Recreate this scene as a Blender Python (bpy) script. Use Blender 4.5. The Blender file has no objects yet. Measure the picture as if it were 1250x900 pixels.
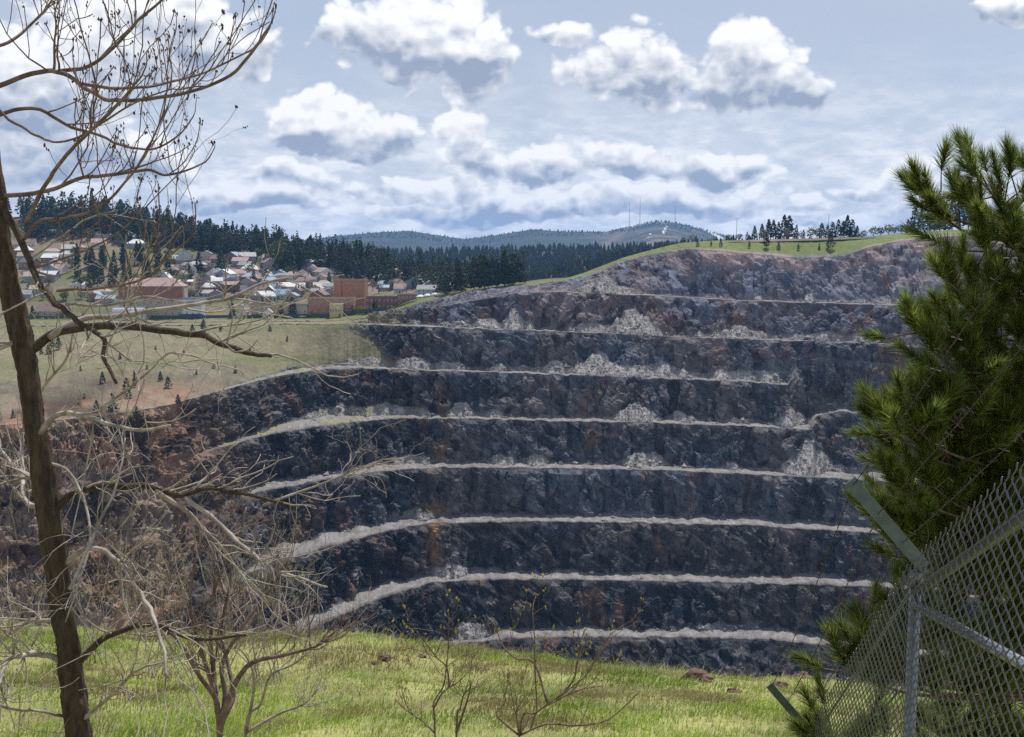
import bpy, math, random
import numpy as np
from mathutils import Vector, Matrix

random.seed(7)
rng = np.random.default_rng(7)
SC = bpy.context.scene
COL = SC.collection
R = math.radians

# ------------------------------------------------------------------ camera
FPX = 1300.0                       # focal length in photograph pixels (1250 x 900)
PITCH = math.atan(140.0 / FPX)     # eye level lies on row 310
cam_d = bpy.data.cameras.new("camera")
cam_d.sensor_width = 36.0
cam_d.lens = 36.0 * FPX / 1250.0
cam_d.clip_start = 0.1
cam_d.clip_end = 60000.0
cam = bpy.data.objects.new("camera", cam_d)
cam.location = (0, 0, 0)
cam.rotation_euler = (math.pi / 2 - PITCH, 0, 0)
COL.objects.link(cam)
SC.camera = cam

# ------------------------------------------------------------------ sun and exposure
SUN_EL, SUN_AZ = 63.0, 20.0        # azimuth: degrees right of straight ahead
sv = Vector((math.sin(R(SUN_AZ)) * math.cos(R(SUN_EL)), math.cos(R(SUN_AZ)) * math.cos(R(SUN_EL)), math.sin(R(SUN_EL))))
sun_d = bpy.data.lights.new("sun", 'SUN')
sun_d.energy = 5.0
sun_d.angle = R(0.53)
sun_d.color = (1.0, 0.95, 0.87)
sun = bpy.data.objects.new("sun", sun_d)
sun.rotation_euler = sv.to_track_quat('Z', 'Y').to_euler()
sun.location = (0, 0, 300)
COL.objects.link(sun)

SC.view_settings.view_transform = 'Standard'
SC.view_settings.look = 'None'
SC.view_settings.exposure = 0.0
SC.view_settings.gamma = 1.0
SC.view_settings.use_curve_mapping = False
SC.render.engine = 'CYCLES'
cy = SC.cycles
cy.max_bounces = 4
cy.diffuse_bounces = 2
cy.glossy_bounces = 2
cy.transmission_bounces = 2
cy.volume_bounces = 1
cy.transparent_max_bounces = 4
cy.use_adaptive_sampling = True
cy.adaptive_threshold = 0.01
cy.use_denoising = False
try:
    cy.denoiser = 'OPENIMAGEDENOISE'
    cy.denoising_input_passes = 'RGB_ALBEDO_NORMAL'
    cy.denoising_prefilter = 'ACCURATE'
except Exception:
    pass
cy.caustics_reflective = False
cy.caustics_refractive = False

# ------------------------------------------------------------------ pixel <-> world
_sp, _cp = math.sin(PITCH), math.cos(PITCH)
def ray(px, py):
    px = np.asarray(px, float); py = np.asarray(py, float)
    u = (px - 625.0) / FPX; v = (450.0 - py) / FPX
    return np.stack([u + 0 * v, _cp + v * _sp, -_sp + v * _cp + 0 * u], -1)
def at(px, py, Y):
    d = ray(px, py)
    return d * (np.asarray(Y, float) / d[..., 1])[..., None]
def atz(px, py, z):
    d = ray(px, py)
    return d * (np.asarray(z, float) / d[..., 2])[..., None]

# ------------------------------------------------------------------ world: sky and clouds
world = bpy.data.worlds.new("World")
SC.world = world
world.use_nodes = True
wt = world.node_tree
wt.nodes.clear()

class NT:
    """tiny expression helper around a node tree"""
    def __init__(self, t): self.t = t
    def new(self, typ, **kw):
        n = self.t.nodes.new(typ)
        for k, v in kw.items(): setattr(n, k, v)
        return n
    def put(self, sock, v):
        if isinstance(v, bpy.types.NodeSocket): self.t.links.new(v, sock)
        elif v is not None: sock.default_value = v
    def m(self, op, a, b=None, c=None, clamp=False):
        n = self.t.nodes.new('ShaderNodeMath'); n.operation = op; n.use_clamp = clamp
        for i, v in enumerate((a, b, c)):
            if v is not None: self.put(n.inputs[i], v)
        return n.outputs[0]
    def vm(self, op, a, b=None, scale=None):
        n = self.t.nodes.new('ShaderNodeVectorMath'); n.operation = op
        self.put(n.inputs[0], a)
        if b is not None: self.put(n.inputs[1], b)
        if scale is not None: self.put(n.inputs['Scale'], scale)
        return n.outputs[0]
    def noise(self, vec, scale, detail=4.0, rough=0.5, dist=0.0, dims='3D', w=None):
        n = self.t.nodes.new('ShaderNodeTexNoise'); n.noise_dimensions = dims
        self.put(n.inputs['Vector'], vec)
        n.inputs['Scale'].default_value = scale; n.inputs['Detail'].default_value = detail
        n.inputs['Roughness'].default_value = rough; n.inputs['Distortion'].default_value = dist
        return n.outputs['Fac']
    def ramp(self, x, lo, hi, a=0.0, b=1.0, smooth=True):
        n = self.t.nodes.new('ShaderNodeMapRange')
        n.interpolation_type = 'SMOOTHSTEP' if smooth else 'LINEAR'
        self.put(n.inputs[0], x)
        for i, v in zip((1, 2, 3, 4), (lo, hi, a, b)): self.put(n.inputs[i], v)
        return n.outputs[0]
    def mix(self, f, a, b, blend='MIX'):
        n = self.t.nodes.new('ShaderNodeMix'); n.data_type = 'RGBA'; n.blend_type = blend
        self.put(n.inputs[0], f)
        for i, v in ((6, a), (7, b)):
            if not isinstance(v, bpy.types.NodeSocket) and len(v) == 3: v = tuple(v) + (1.0,)
            self.put(n.inputs[i], v)
        return n.outputs[2]

W = NT(wt)
sky = W.new('ShaderNodeTexSky')
sky.sky_type = 'NISHITA'
sky.sun_disc = False
sky.sun_elevation = R(SUN_EL)
sky.sun_rotation = R(SUN_AZ)
sky.altitude = 1600.0
sky.air_density = 1.0
sky.dust_density = 2.0
sky.ozone_density = 1.0
SKY_STRENGTH = 0.10
HAZE_D = 0.55e-4

tc = W.new('ShaderNodeTexCoord')
dirv = tc.outputs['Generated']
sep = W.new('ShaderNodeSeparateXYZ'); W.put(sep.inputs[0], dirv)
azi = W.m('ARCTAN2', sep.outputs[0], sep.outputs[1])
ele = W.m('ARCSINE', sep.outputs[2])
comb = W.new('ShaderNodeCombineXYZ'); W.put(comb.inputs[0], azi); W.put(comb.inputs[1], ele)
AE = comb.outputs[0]
# warp so that the cloud outlines billow
def fbm_vec(scale, detail):
    n = W.new('ShaderNodeTexNoise'); n.noise_dimensions = '3D'
    W.put(n.inputs['Vector'], dirv)
    n.inputs['Scale'].default_value = scale; n.inputs['Detail'].default_value = detail
    n.inputs['Roughness'].default_value = 0.55
    return n.outputs['Color']
w1 = W.vm('SUBTRACT', fbm_vec(9.0, 4.0), (0.5, 0.5, 0.5))
w1 = W.vm('SCALE', w1, scale=0.075)
AEw = W.vm('ADD', AE, w1)
sep2 = W.new('ShaderNodeSeparateXYZ'); W.put(sep2.inputs[0], AEw)
aw, ew = sep2.outputs[0], sep2.outputs[1]

CLOUDS = [  # x, y, rx, ry above, ry below (photograph pixels)
    (510, 62, 92, 62, 42), (585, 85, 46, 52, 44), (440, 45, 52, 34, 24),
    (765, 84, 72, 52, 42), (700, 45, 50, 20, 14), (820, 80, 36, 34, 24),
    (912, 86, 52, 56, 42), (955, 112, 44, 28, 20),
    (412, 168, 88, 40, 24), (566, 196, 38, 44, 22),
    (185, 70, 120, 80, 46), (282, 80, 52, 28, 26), (40, 120, 110, 90, 60), (95, 205, 130, 34, 24),
    (660, 208, 62, 34, 18), (770, 204, 76, 28, 14), (875, 212, 70, 28, 16),
    (480, 228, 120, 20, 12), (345, 214, 60, 22, 14), (560, 252, 130, 26, 18), (300, 250, 110, 22, 14),
    (745, 250, 130, 24, 18), (955, 250, 66, 28, 16), (860, 262, 110, 18, 12),
    (1092, 222, 62, 30, 16), (1130, 250, 90, 22, 14), (1030, 226, 36, 16, 10), (1050, 272, 110, 14, 10),
    (1232, 4, 36, 16, 14),
]
acc_r = None; sumw = None; sumv = None
for (cx, cyy, rx, ru, rd) in CLOUDS:
    d = ray(cx, cyy); d = d / np.linalg.norm(d)
    ca, ce = math.atan2(d[0], d[1]), math.asin(d[2])
    k = 1.0 / FPX
    rx, ru, rd = rx * k, ru * k, rd * k
    dx = W.m('MULTIPLY_ADD', aw, 1 / rx, -ca / rx)
    dy = W.m('MINIMUM', W.m('MULTIPLY_ADD', ew, 1 / ru, -ce / ru), W.m('MULTIPLY_ADD', ew, 1 / rd, -ce / rd))
    r2 = W.m('MULTIPLY_ADD', dy, dy, W.m('MULTIPLY', dx, dx))
    wgt = W.m('MULTIPLY_ADD', r2, -0.55, 1.0, clamp=True)
    wv = W.m('MULTIPLY', wgt, dy)
    acc_r = r2 if acc_r is None else W.m('SMOOTH_MIN', acc_r, r2, 0.35)
    sumw = wgt if sumw is None else W.m('ADD', sumw, wgt)
    sumv = wv if sumv is None else W.m('ADD', sumv, wv)
vert = W.m('DIVIDE', sumv, W.m('MAXIMUM', sumw, 0.02))          # -1 base .. +1 top of the cloud
# billow noise, and the same noise a little towards the sun for relief
sq = W.vm('MULTIPLY', dirv, (1.0, 1.0, 1.25))
def billow(v):
    a = W.noise(v, 11.0, 7.0, 0.60)
    c = W.noise(v, 30.0, 2.0, 0.5)
    c = W.m('ABSOLUTE', W.m('MULTIPLY_ADD', c, 2.0, -1.0))       # round heads with creases between
    return W.m('MULTIPLY_ADD', c, 0.55, W.m('MULTIPLY_ADD', a, 1.2, -0.18))
n0 = billow(sq)
n1 = billow(W.vm('ADD', sq, (0.004, 0.0, 0.014)))
relief = W.m('SUBTRACT', n0, n1)
shape = W.m('SUBTRACT', 1.0, acc_r)
# clouds over the rest of the sky dome, of the same cover
rest = W.noise(W.vm('MULTIPLY', dirv, (1.0, 1.0, 2.2)), 3.1, 5.0, 0.55)
off = W.ramp(W.m('ABSOLUTE', W.m('SUBTRACT', azi, 0.0)), 0.52, 0.75)
offe = W.ramp(ele, 0.30, 0.46)
offm = W.m('MAXIMUM', off, offe)
rest = W.m('MULTIPLY', W.ramp(rest, 0.47, 0.72, -0.6, 1.4, smooth=False), offm)
shape = W.m('MAXIMUM', shape, W.m('SUBTRACT', rest, W.m('MULTIPLY_ADD', offm, -4.0, 4.0)))
dens = W.m('MULTIPLY_ADD', W.m('SUBTRACT', n0, 0.50), 2.6, W.m('MULTIPLY_ADD', shape, 0.9, 0.22))
alpha = W.ramp(dens, 0.04, 0.52)
core = W.ramp(dens, 0.30, 1.5)
soft = W.noise(dirv, 7.0, 3.0, 0.5)
lit = W.m('MULTIPLY_ADD', soft, 0.7, W.ramp(vert, -0.60, 0.85, -0.35, 0.72))
lit = W.m('MULTIPLY_ADD', relief, 2.6, lit)
lit = W.m('MULTIPLY_ADD', core, -0.42, W.m('ADD', lit, 0.22), clamp=True)
ccol = W.mix(lit, (3.5, 4.1, 5.3), (10.6, 10.6, 10.6))
# thin high veil that pales the blue
veil = W.noise(W.vm('MULTIPLY', dirv, (1.0, 1.0, 5.0)), 2.4, 3.0, 0.5)
vfac = W.m('MULTIPLY', W.ramp(veil, 0.25, 0.75, 0.6, 0.9), W.ramp(ele, 0.28, 0.95, 1.0, 0.3))
base = W.mix(vfac, sky.outputs[0], (5.5, 6.1, 7.2))
# pale layer of distant cloud low over the horizon
low = W.ramp(ele, 0.01, 0.20, 1.0, 0.0)
lown = W.noise(W.vm('MULTIPLY', dirv, (1.0, 1.0, 2.6)), 14.0, 6.0, 0.6)
lowf = W.m('MULTIPLY', low, W.ramp(lown, 0.30, 0.62, 0.25, 1.0))
lowc = W.mix(W.ramp(W.noise(W.vm('MULTIPLY', dirv, (1.0, 1.0, 3.0)), 26.0, 4.0, 0.6), 0.38, 0.62), (7.8, 8.1, 8.8), (11.4, 11.3, 11.2))
base = W.mix(lowf, base, lowc)
skyc = W.mix(alpha, base, ccol)
bg = W.new('ShaderNodeBackground'); W.put(bg.inputs[0], skyc); bg.inputs[1].default_value = SKY_STRENGTH
wo = W.new('ShaderNodeOutputWorld'); W.put(wo.inputs[0], bg.outputs[0])
world.cycles.sampling_method = 'MANUAL'
world.cycles.sample_map_resolution = 512

# ------------------------------------------------------------------ numpy noise
def _hash(ix, iy, iz, seed):
    h = (ix.astype(np.int64) * 374761393 + iy.astype(np.int64) * 668265263 + iz.astype(np.int64) * 2147483647 + seed * 974711) & 0xFFFFFFFF
    h = ((h ^ (h >> 13)) * 1274126177) & 0xFFFFFFFF
    h = ((h ^ (h >> 16)) * 2246822519) & 0xFFFFFFFF
    return ((h ^ (h >> 15)) & 0xFFFFFF) / float(0xFFFFFF)
def vnoise(p, seed=0):
    p = np.asarray(p, float)
    i = np.floor(p); f = p - i; f = f * f * f * (f * (f * 6 - 15) + 10)
    x, y, z = i[..., 0], i[..., 1], i[..., 2]
    def h(a, b, c): return _hash(x + a, y + b, z + c, seed)
    fx, fy, fz = f[..., 0], f[..., 1], f[..., 2]
    c00 = h(0,0,0) * (1-fx) + h(1,0,0) * fx; c10 = h(0,1,0) * (1-fx) + h(1,1,0) * fx
    c01 = h(0,0,1) * (1-fx) + h(1,0,1) * fx; c11 = h(0,1,1) * (1-fx) + h(1,1,1) * fx
    return (c00 * (1-fy) + c10 * fy) * (1-fz) + (c01 * (1-fy) + c11 * fy) * fz
def fbm(p, octv=4, seed=0, gain=0.5):
    s = 0; a = 1.0; t = 0; p = np.asarray(p, float)
    for o in range(octv):
        s = s + a * vnoise(p * (2.03 ** o) + 17.3 * o, seed + o); t += a; a *= gain
    return s / t                     # 0..1
def ridged(p, octv=4, seed=0):
    s = 0; a = 1.0; t = 0; p = np.asarray(p, float)
    for o in range(octv):
        s = s + a * (1 - np.abs(2 * vnoise(p * (2.1 ** o) + 9.1 * o, seed + o) - 1)); t += a; a *= 0.5
    return s / t
def cells(p, seed=0):
    """random value of the nearest cell and distance to the cell edge"""
    p = np.asarray(p, float); i = np.floor(p)
    b1 = np.full(p.shape[:-1], 9.0); b2 = np.full(p.shape[:-1], 9.0); v = np.zeros(p.shape[:-1])
    for a in (-1, 0, 1):
        for b in (-1, 0, 1):
            for c in (-1, 0, 1):
                q = i + np.array([a, b, c])
                x, y, z = q[..., 0], q[..., 1], q[..., 2]
                jx, jy, jz = _hash(x, y, z, seed), _hash(x, y, z, seed + 1), _hash(x, y, z, seed + 2)
                d = (q[..., 0] + jx - p[..., 0]) ** 2 + (q[..., 1] + jy - p[..., 1]) ** 2 + (q[..., 2] + jz - p[..., 2]) ** 2
                near = d < b1
                b2 = np.where(near, b1, np.minimum(b2, d)); v = np.where(near, _hash(x, y, z, seed + 3), v); b1 = np.where(near, d, b1)
    return v, np.sqrt(b2) - np.sqrt(b1)
def sstep(x, a, b):
    t = np.clip((np.asarray(x, float) - a) / (b - a), 0, 1); return t * t * (3 - 2 * t)

# ------------------------------------------------------------------ mesh helpers
def mesh_from(name, verts, faces, smooth=False):
    """faces: list of int arrays (n, k)"""
    me = bpy.data.meshes.new(name)
    verts = np.ascontiguousarray(np.asarray(verts, np.float32).reshape(-1, 3))
    faces = [np.asarray(f, np.int32) for f in faces if len(f)]
    me.vertices.add(len(verts)); me.vertices.foreach_set('co', verts.ravel())
    idx = np.concatenate([f.ravel() for f in faces])
    tot = np.concatenate([np.full(len(f), f.shape[1], np.int32) for f in faces])
    st = np.concatenate([[0], np.cumsum(tot)[:-1]]).astype(np.int32)
    me.loops.add(len(idx)); me.loops.foreach_set('vertex_index', idx)
    me.polygons.add(len(tot)); me.polygons.foreach_set('loop_start', st)
    try: me.polygons.foreach_set('loop_total', tot)
    except Exception: pass
    me.polygons.foreach_set('use_smooth', np.full(len(tot), smooth, bool))
    me.update(calc_edges=True)
    return me
class MB:
    def __init__(s): s.v = []; s.f = {}; s.n = 0; s.c = []
    def add(s, v, *fs, col=None):
        v = np.asarray(v, float).reshape(-1, 3)
        for f in fs:
            f = np.asarray(f, int)
            if len(f): s.f.setdefault(f.shape[1], []).append(f + s.n)
        s.v.append(v); s.n += len(v)
        if col is not None: s.c.append(np.broadcast_to(np.asarray(col, float), (len(v), 3)))
        return s
    def box(s, x0, x1, y0, y1, z0, z1):
        v = [(x0,y0,z0),(x1,y0,z0),(x1,y1,z0),(x0,y1,z0),(x0,y0,z1),(x1,y0,z1),(x1,y1,z1),(x0,y1,z1)]
        return s.add(v, [(3,2,1,0),(4,5,6,7),(0,1,5,4),(1,2,6,5),(2,3,7,6),(3,0,4,7)])
    def tube(s, pts, rad, sides=6, caps=True):
        p = np.asarray(pts, float); n = len(p)
        r = np.broadcast_to(np.asarray(rad, float), (n,))
        t = np.gradient(p, axis=0); t /= np.maximum(np.linalg.norm(t, axis=1, keepdims=True), 1e-9)
        up = np.array([0, 0, 1.0]) if abs(t[0, 2]) < 0.9 else np.array([1.0, 0, 0])
        ring = []
        nrm = np.cross(t[0], up); nrm /= np.linalg.norm(nrm)
        a = np.linspace(0, 2 * math.pi, sides, endpoint=False)
        for i in range(n):
            nrm = nrm - t[i] * np.dot(nrm, t[i]); nrm /= max(np.linalg.norm(nrm), 1e-9)
            bi = np.cross(t[i], nrm)
            ring.append(p[i] + r[i] * (np.cos(a)[:, None] * nrm + np.sin(a)[:, None] * bi))
        v = np.concatenate(ring)
        k = np.arange(sides); k2 = (k + 1) % sides
        q = [np.stack([i * sides + k, i * sides + k2, (i + 1) * sides + k2, (i + 1) * sides + k], 1) for i in range(n - 1)]
        fs = [np.concatenate(q)]
        if caps:
            fs.append(np.array([list(range(sides))[::-1], list(range((n - 1) * sides, n * sides))]))
        return s.add(v, *fs)
    def mesh(s, name, smooth=False):
        me = mesh_from(name, np.concatenate(s.v), [np.concatenate(f) for f in s.f.values()], smooth)
        if s.c:
            vc = np.concatenate(s.c); setcol(me, vc)
        return me
    def build(s, name, mat, parent=None, smooth=False):
        return link(name, s.mesh(name, smooth), mat, parent)
def setcol(me, vc, name='Col'):
    at_ = me.color_attributes.new(name, 'FLOAT_COLOR', 'POINT')
    at_.data.foreach_set('color', np.concatenate([vc, np.ones((len(vc), 1))], 1).astype(np.float32).ravel())
def link(name, me, mat, parent=None):
    o = bpy.data.objects.new(name, me); COL.objects.link(o)
    if mat is not None and not me.materials: me.materials.append(mat)
    if parent is not None: o.parent = parent
    return o
def empty(name, loc=(0, 0, 0), rz=0.0):
    o = bpy.data.objects.new(name, None); COL.objects.link(o)
    o.location = loc; o.rotation_euler = (0, 0, rz); o.empty_display_size = 0.2
    return o
def tag(o, label=None, cat=None, group=None, kind=None):
    if label: o['label'] = label
    if cat: o['category'] = cat
    if group: o['group'] = group
    if kind: o['kind'] = kind
    return o
def copy_tree(o, parent=None):
    c = o.copy(); COL.objects.link(c); c.parent = parent
    for ch in list(o.children):
        copy_tree(ch, c)
    return c
def grid_faces(nr, nc):
    r = np.arange(nr - 1)[:, None]; c = np.arange(nc - 1)[None]
    a = r * nc + c
    return np.stack([a, a + 1, a + nc + 1, a + nc], -1).reshape(-1, 4)

# ------------------------------------------------------------------ materials
MATS = {}
def mat(name, col, rough=0.8, var=0.25, scale=6.0, bump=0.0, bscale=None, metal=0.0, col2=None, spec=0.4, coord='Object', stretch=None):
    if name in MATS: return MATS[name]
    m = bpy.data.materials.new(name); m.use_nodes = True
    N = NT(m.node_tree); b = m.node_tree.nodes['Principled BSDF']
    tcn = N.new('ShaderNodeTexCoord'); v = tcn.outputs[coord]
    if stretch: v = N.vm('MULTIPLY', v, stretch)
    f = N.noise(v, scale, 5.0, 0.6)
    c2 = col2 if col2 else tuple(min(1, x * (1 + var)) for x in col)
    c1 = col if col2 else tuple(x * (1 - var) for x in col)
    c = N.mix(N.ramp(f, 0.3, 0.7), c1, c2)
    N.put(b.inputs['Base Color'], c)
    b.inputs['Roughness'].default_value = rough; b.inputs['Metallic'].default_value = metal
    b.inputs['Specular IOR Level'].default_value = spec
    if bump:
        bn = N.new('ShaderNodeBump'); bn.inputs['Strength'].default_value = min(1.0, bump); bn.inputs['Distance'].default_value = 0.02 if bump <= 1 else bump
        N.put(bn.inputs['Height'], N.noise(v, bscale or scale * 3, 6.0, 0.65)); N.put(b.inputs['Normal'], bn.outputs[0])
    MATS[name] = m
    return m
def mat_vc(name, rough=0.9, s1=0.6, bdist=0.4, bscale=0.5, var=0.35, transl=0.0):
    """colour from the vertex attribute Col, with grain and relief"""
    if name in MATS: return MATS[name]
    m = bpy.data.materials.new(name); m.use_nodes = True
    N = NT(m.node_tree); b = m.node_tree.nodes['Principled BSDF']
    a = N.new('ShaderNodeAttribute'); a.attribute_name = 'Col'
    tcn = N.new('ShaderNodeTexCoord'); v = tcn.outputs['Object']
    f = N.noise(v, s1, 6.0, 0.7)
    g = N.ramp(f, 0.25, 0.75, 1 - var, 1 + var, smooth=False)
    c = N.new('ShaderNodeVectorMath'); c.operation = 'SCALE'
    N.put(c.inputs[0], a.outputs['Color']); N.put(c.inputs['Scale'], g)
    N.put(b.inputs['Base Color'], c.outputs[0])
    b.inputs['Roughness'].default_value = rough
    b.inputs['Specular IOR Level'].default_value = 0.25
    if bdist:
        bn = N.new('ShaderNodeBump'); bn.inputs['Strength'].default_value = 0.9; bn.inputs['Distance'].default_value = bdist
        N.put(bn.inputs['Height'], N.noise(v, bscale, 8.0, 0.7)); N.put(b.inputs['Normal'], bn.outputs[0])
    if transl:
        out = m.node_tree.nodes['Material Output']
        tr = N.new('ShaderNodeBsdfTranslucent'); N.put(tr.inputs[0], c.outputs[0])
        ms = N.new('ShaderNodeMixShader'); ms.inputs[0].default_value = transl
        N.put(ms.inputs[1], b.outputs[0]); N.put(ms.inputs[2], tr.outputs[0]); N.put(out.inputs[0], ms.outputs[0])
    MATS[name] = m
    return m
# ================================================================== the open pit
XS = np.concatenate([np.arange(-350, -20, 8.0), np.arange(-20, 1181, 1.5), np.arange(1184, 1500, 6.0)])
NX = len(XS)
def tab(pts, xs=None):
    xs = XS if xs is None else xs
    p = np.array(sorted(pts), float)
    return np.interp(xs, p[:, 0], p[:, 1])
curve = tab([(-350, 1), (530, 1.0), (1000, 0.99), (1150, 0.95), (1300, 0.88), (1500, 0.75)])
GY = [(-350,392),(0,390),(250,389),(400,387),(440,383),(470,378),(500,366),(560,357),(600,351),(650,345),(690,340),(725,330),(760,315),(800,304),(830,297),(870,294),(920,293),(1000,291),(1060,289),(1110,284),(1160,281),(1250,279),(1500,275)]
GD = [(-350,720),(0,765),(430,772),(500,765),(600,750),(700,740),(1000,742),(1200,735),(1500,640)]
CY = {
 0: [(-350,395),(0,393),(400,390.5),(440,388),(470,384),(490,379),(520,368),(560,360),(600,354),(650,347.5),(690,342.5),(725,334),(760,319),(800,309),(830,305),(870,305),(920,310),(980,315),(1030,313),(1060,302),(1100,294),(1160,288),(1500,283)],
 1: [(-350,397),(0,395),(400,392.5),(440,390),(500,381),(560,371),(600,364),(640,357),(690,356.5),(740,359),(800,361),(905,367),(1000,370),(1110,373),(1250,378),(1500,385)],
 2: [(-350,401),(0,399),(200,398),(430,395.5),(470,397),(540,400),(620,403),(740,407),(800,410),(870,413),(1000,417),(1075,420),(1250,428),(1500,445)],
 3: [(-350,535),(0,520),(130,508),(210,494),(290,472),(340,459),(390,452),(430,449.5),(500,452),(640,456),(760,460),(800,462),(880,465),(955,469),(964,470),(972,444),(1000,438),(1040,441),(1100,446),(1500,480)],
 4: [(-350,625),(0,605),(130,588),(250,553),(330,530),(400,520),(450,514),(490,510),(540,511),(780,516),(900,520),(988,525),(996,508),(1030,502),(1060,506),(1100,512),(1500,548)],
 5: [(-350,715),(0,690),(180,652),(260,620),(310,602),(400,585),(470,575),(540,571),(700,572),(800,574),(900,578),(1030,585),(1120,590),(1500,630)],
 6: [(-350,830),(0,785),(100,770),(250,720),(330,691),(400,668),(470,649),(525,639),(600,637),(700,637),(900,641),(1060,650),(1120,655),(1500,700)],
 7: [(-350,930),(0,870),(150,850),(300,810),(375,770),(430,745),(480,726),(530,711),(600,708),(700,708),(880,711),(1050,716),(1120,720),(1500,770)],
 8: [(-350,1030),(0,960),(300,880),(450,830),(520,797),(560,786),(620,780),(700,778),(850,778),(950,781),(1000,788),(1100,796),(1500,850)],
}
CD = {0: None, 1: 690, 2: 668, 3: 645, 4: 622, 5: 598, 6: 574, 7: 550, 8: 526}
gy = tab(GY); gd = tab(GD)
P_G = at(XS, gy, gd)
i530 = int(np.argmin(np.abs(XS - 535)))
CP = {}
for k in range(9):
    y = tab(CY[k])
    # smooth the corners of the table a little and let the edge crumble
    ker = np.hanning(9); ker /= ker.sum()
    y = np.convolve(np.pad(y, 4, mode='edge'), ker, mode='valid')
    q = np.stack([XS * 0.12, np.full(NX, k * 7.7), np.zeros(NX)], -1)
    ys_ = y
    y = y + (fbm(q, 4, 50 + k) - 0.5) * (3.2 if k > 1 else 1.6) * (.45 + .55 * sstep(XS, 430, 560))
    if k == 0: d = gd - 15 - 15 * sstep(XS, 800, 880)
    elif k == 1: d = np.where(XS >= 535, 690 * curve, np.interp(XS, [-350, 0, 400, 535], [690, 735, 740, 700]))
    else:
        d = CD[k] * curve + (17 * sstep(XS, 964, 974) if k == 3 else 17 * sstep(XS, 988, 1000) if k == 4 else 0)
        z530 = at(XS[i530], ys_[i530], CD[k])[2]
        dl = atz(XS, ys_, z530)[:, 1]
        d = np.where(XS < XS[i530], dl, d)
    CP[k] = [XS, y, d]
for k in range(1, 9):   # every lower edge stands nearer than the one above
    CP[k][2] = np.minimum(CP[k][2], CP[k - 1][2] - 5.0)
P_C = {k: at(*CP[k]) for k in CP}
WF = {1: [(-350, 0), (640, 0), (690, .35), (1110, .4), (1500, .4)],
      2: [(-350, 0), (415, 0), (440, .5), (760, .5), (800, .22), (850, .22), (880, .45), (1075, .45), (1095, .1), (1500, .1)],
      3: [(-350, 0), (270, 0), (330, .3), (400, .5), (950, .6), (966, .6), (974, .12), (1500, .15)],
      4: [(-350, 0), (222, 0), (285, .6), (985, .62), (1000, .35), (1500, .35)],
      5: [(-350, 0), (262, 0), (318, .6), (1500, .6)],
      6: [(-350, 0), (290, 0), (345, .68), (1500, .62)],
      7: [(-350, 0), (300, 0), (372, .72), (1500, .62)],
      8: [(-350, .3), (400, .5), (1500, .62)]}
TAL = {1: [(735, 28, 11), (760, 25, 5), (925, 10, 4), (1010, 40, 1.6), (990, 9, 5), (1080, 40, 2.5)],
       2: [(630, 22, 11), (560, 50, 3.5), (600, 30, 5), (722, 32, 5), (775, 9, 16), (896, 32, 6), (960, 40, 3), (1010, 20, 5), (1050, 30, 4)],
       3: [(728, 26, 15), (800, 50, 9), (765, 80, 5), (680, 26, 6), (900, 60, 4), (930, 30, 5), (455, 40, 4.5), (505, 34, 6), (545, 30, 4.5), (610, 60, 1.8)],
       4: [(470, 60, 6), (562, 16, 8), (600, 30, 3), (775, 24, 10), (830, 22, 4), (968, 20, 10), (430, 60, 5)],
       5: [(610, 18, 5), (655, 15, 6), (785, 30, 7), (500, 34, 4), (986, 15, 17), (1030, 40, 3)],
       6: [(508, 26, 5), (780, 16, 3)], 7: [(545, 30, 6)], 8: [(575, 24, 7), (885, 40, 2)]}
rowsP, rowsT, rowsK, rowsV = [], [], [], []     # position, type 0 face 1 bench 2 grass, level, fraction along the segment
def add_rows(A, B, n, typ, k, incl_last=False, ease=None):
    ts = np.linspace(0, 1, n + 1)
    if not incl_last: ts = ts[:-1]
    for t in ts:
        tt = t if ease is None else ease(t)
        rowsP.append(A + (B - A) * tt); rowsT.append(typ); rowsK.append(k); rowsV.append(t)
add_rows(P_G, P_C[0], 5, 2, 0)
talus_h = {}
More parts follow.
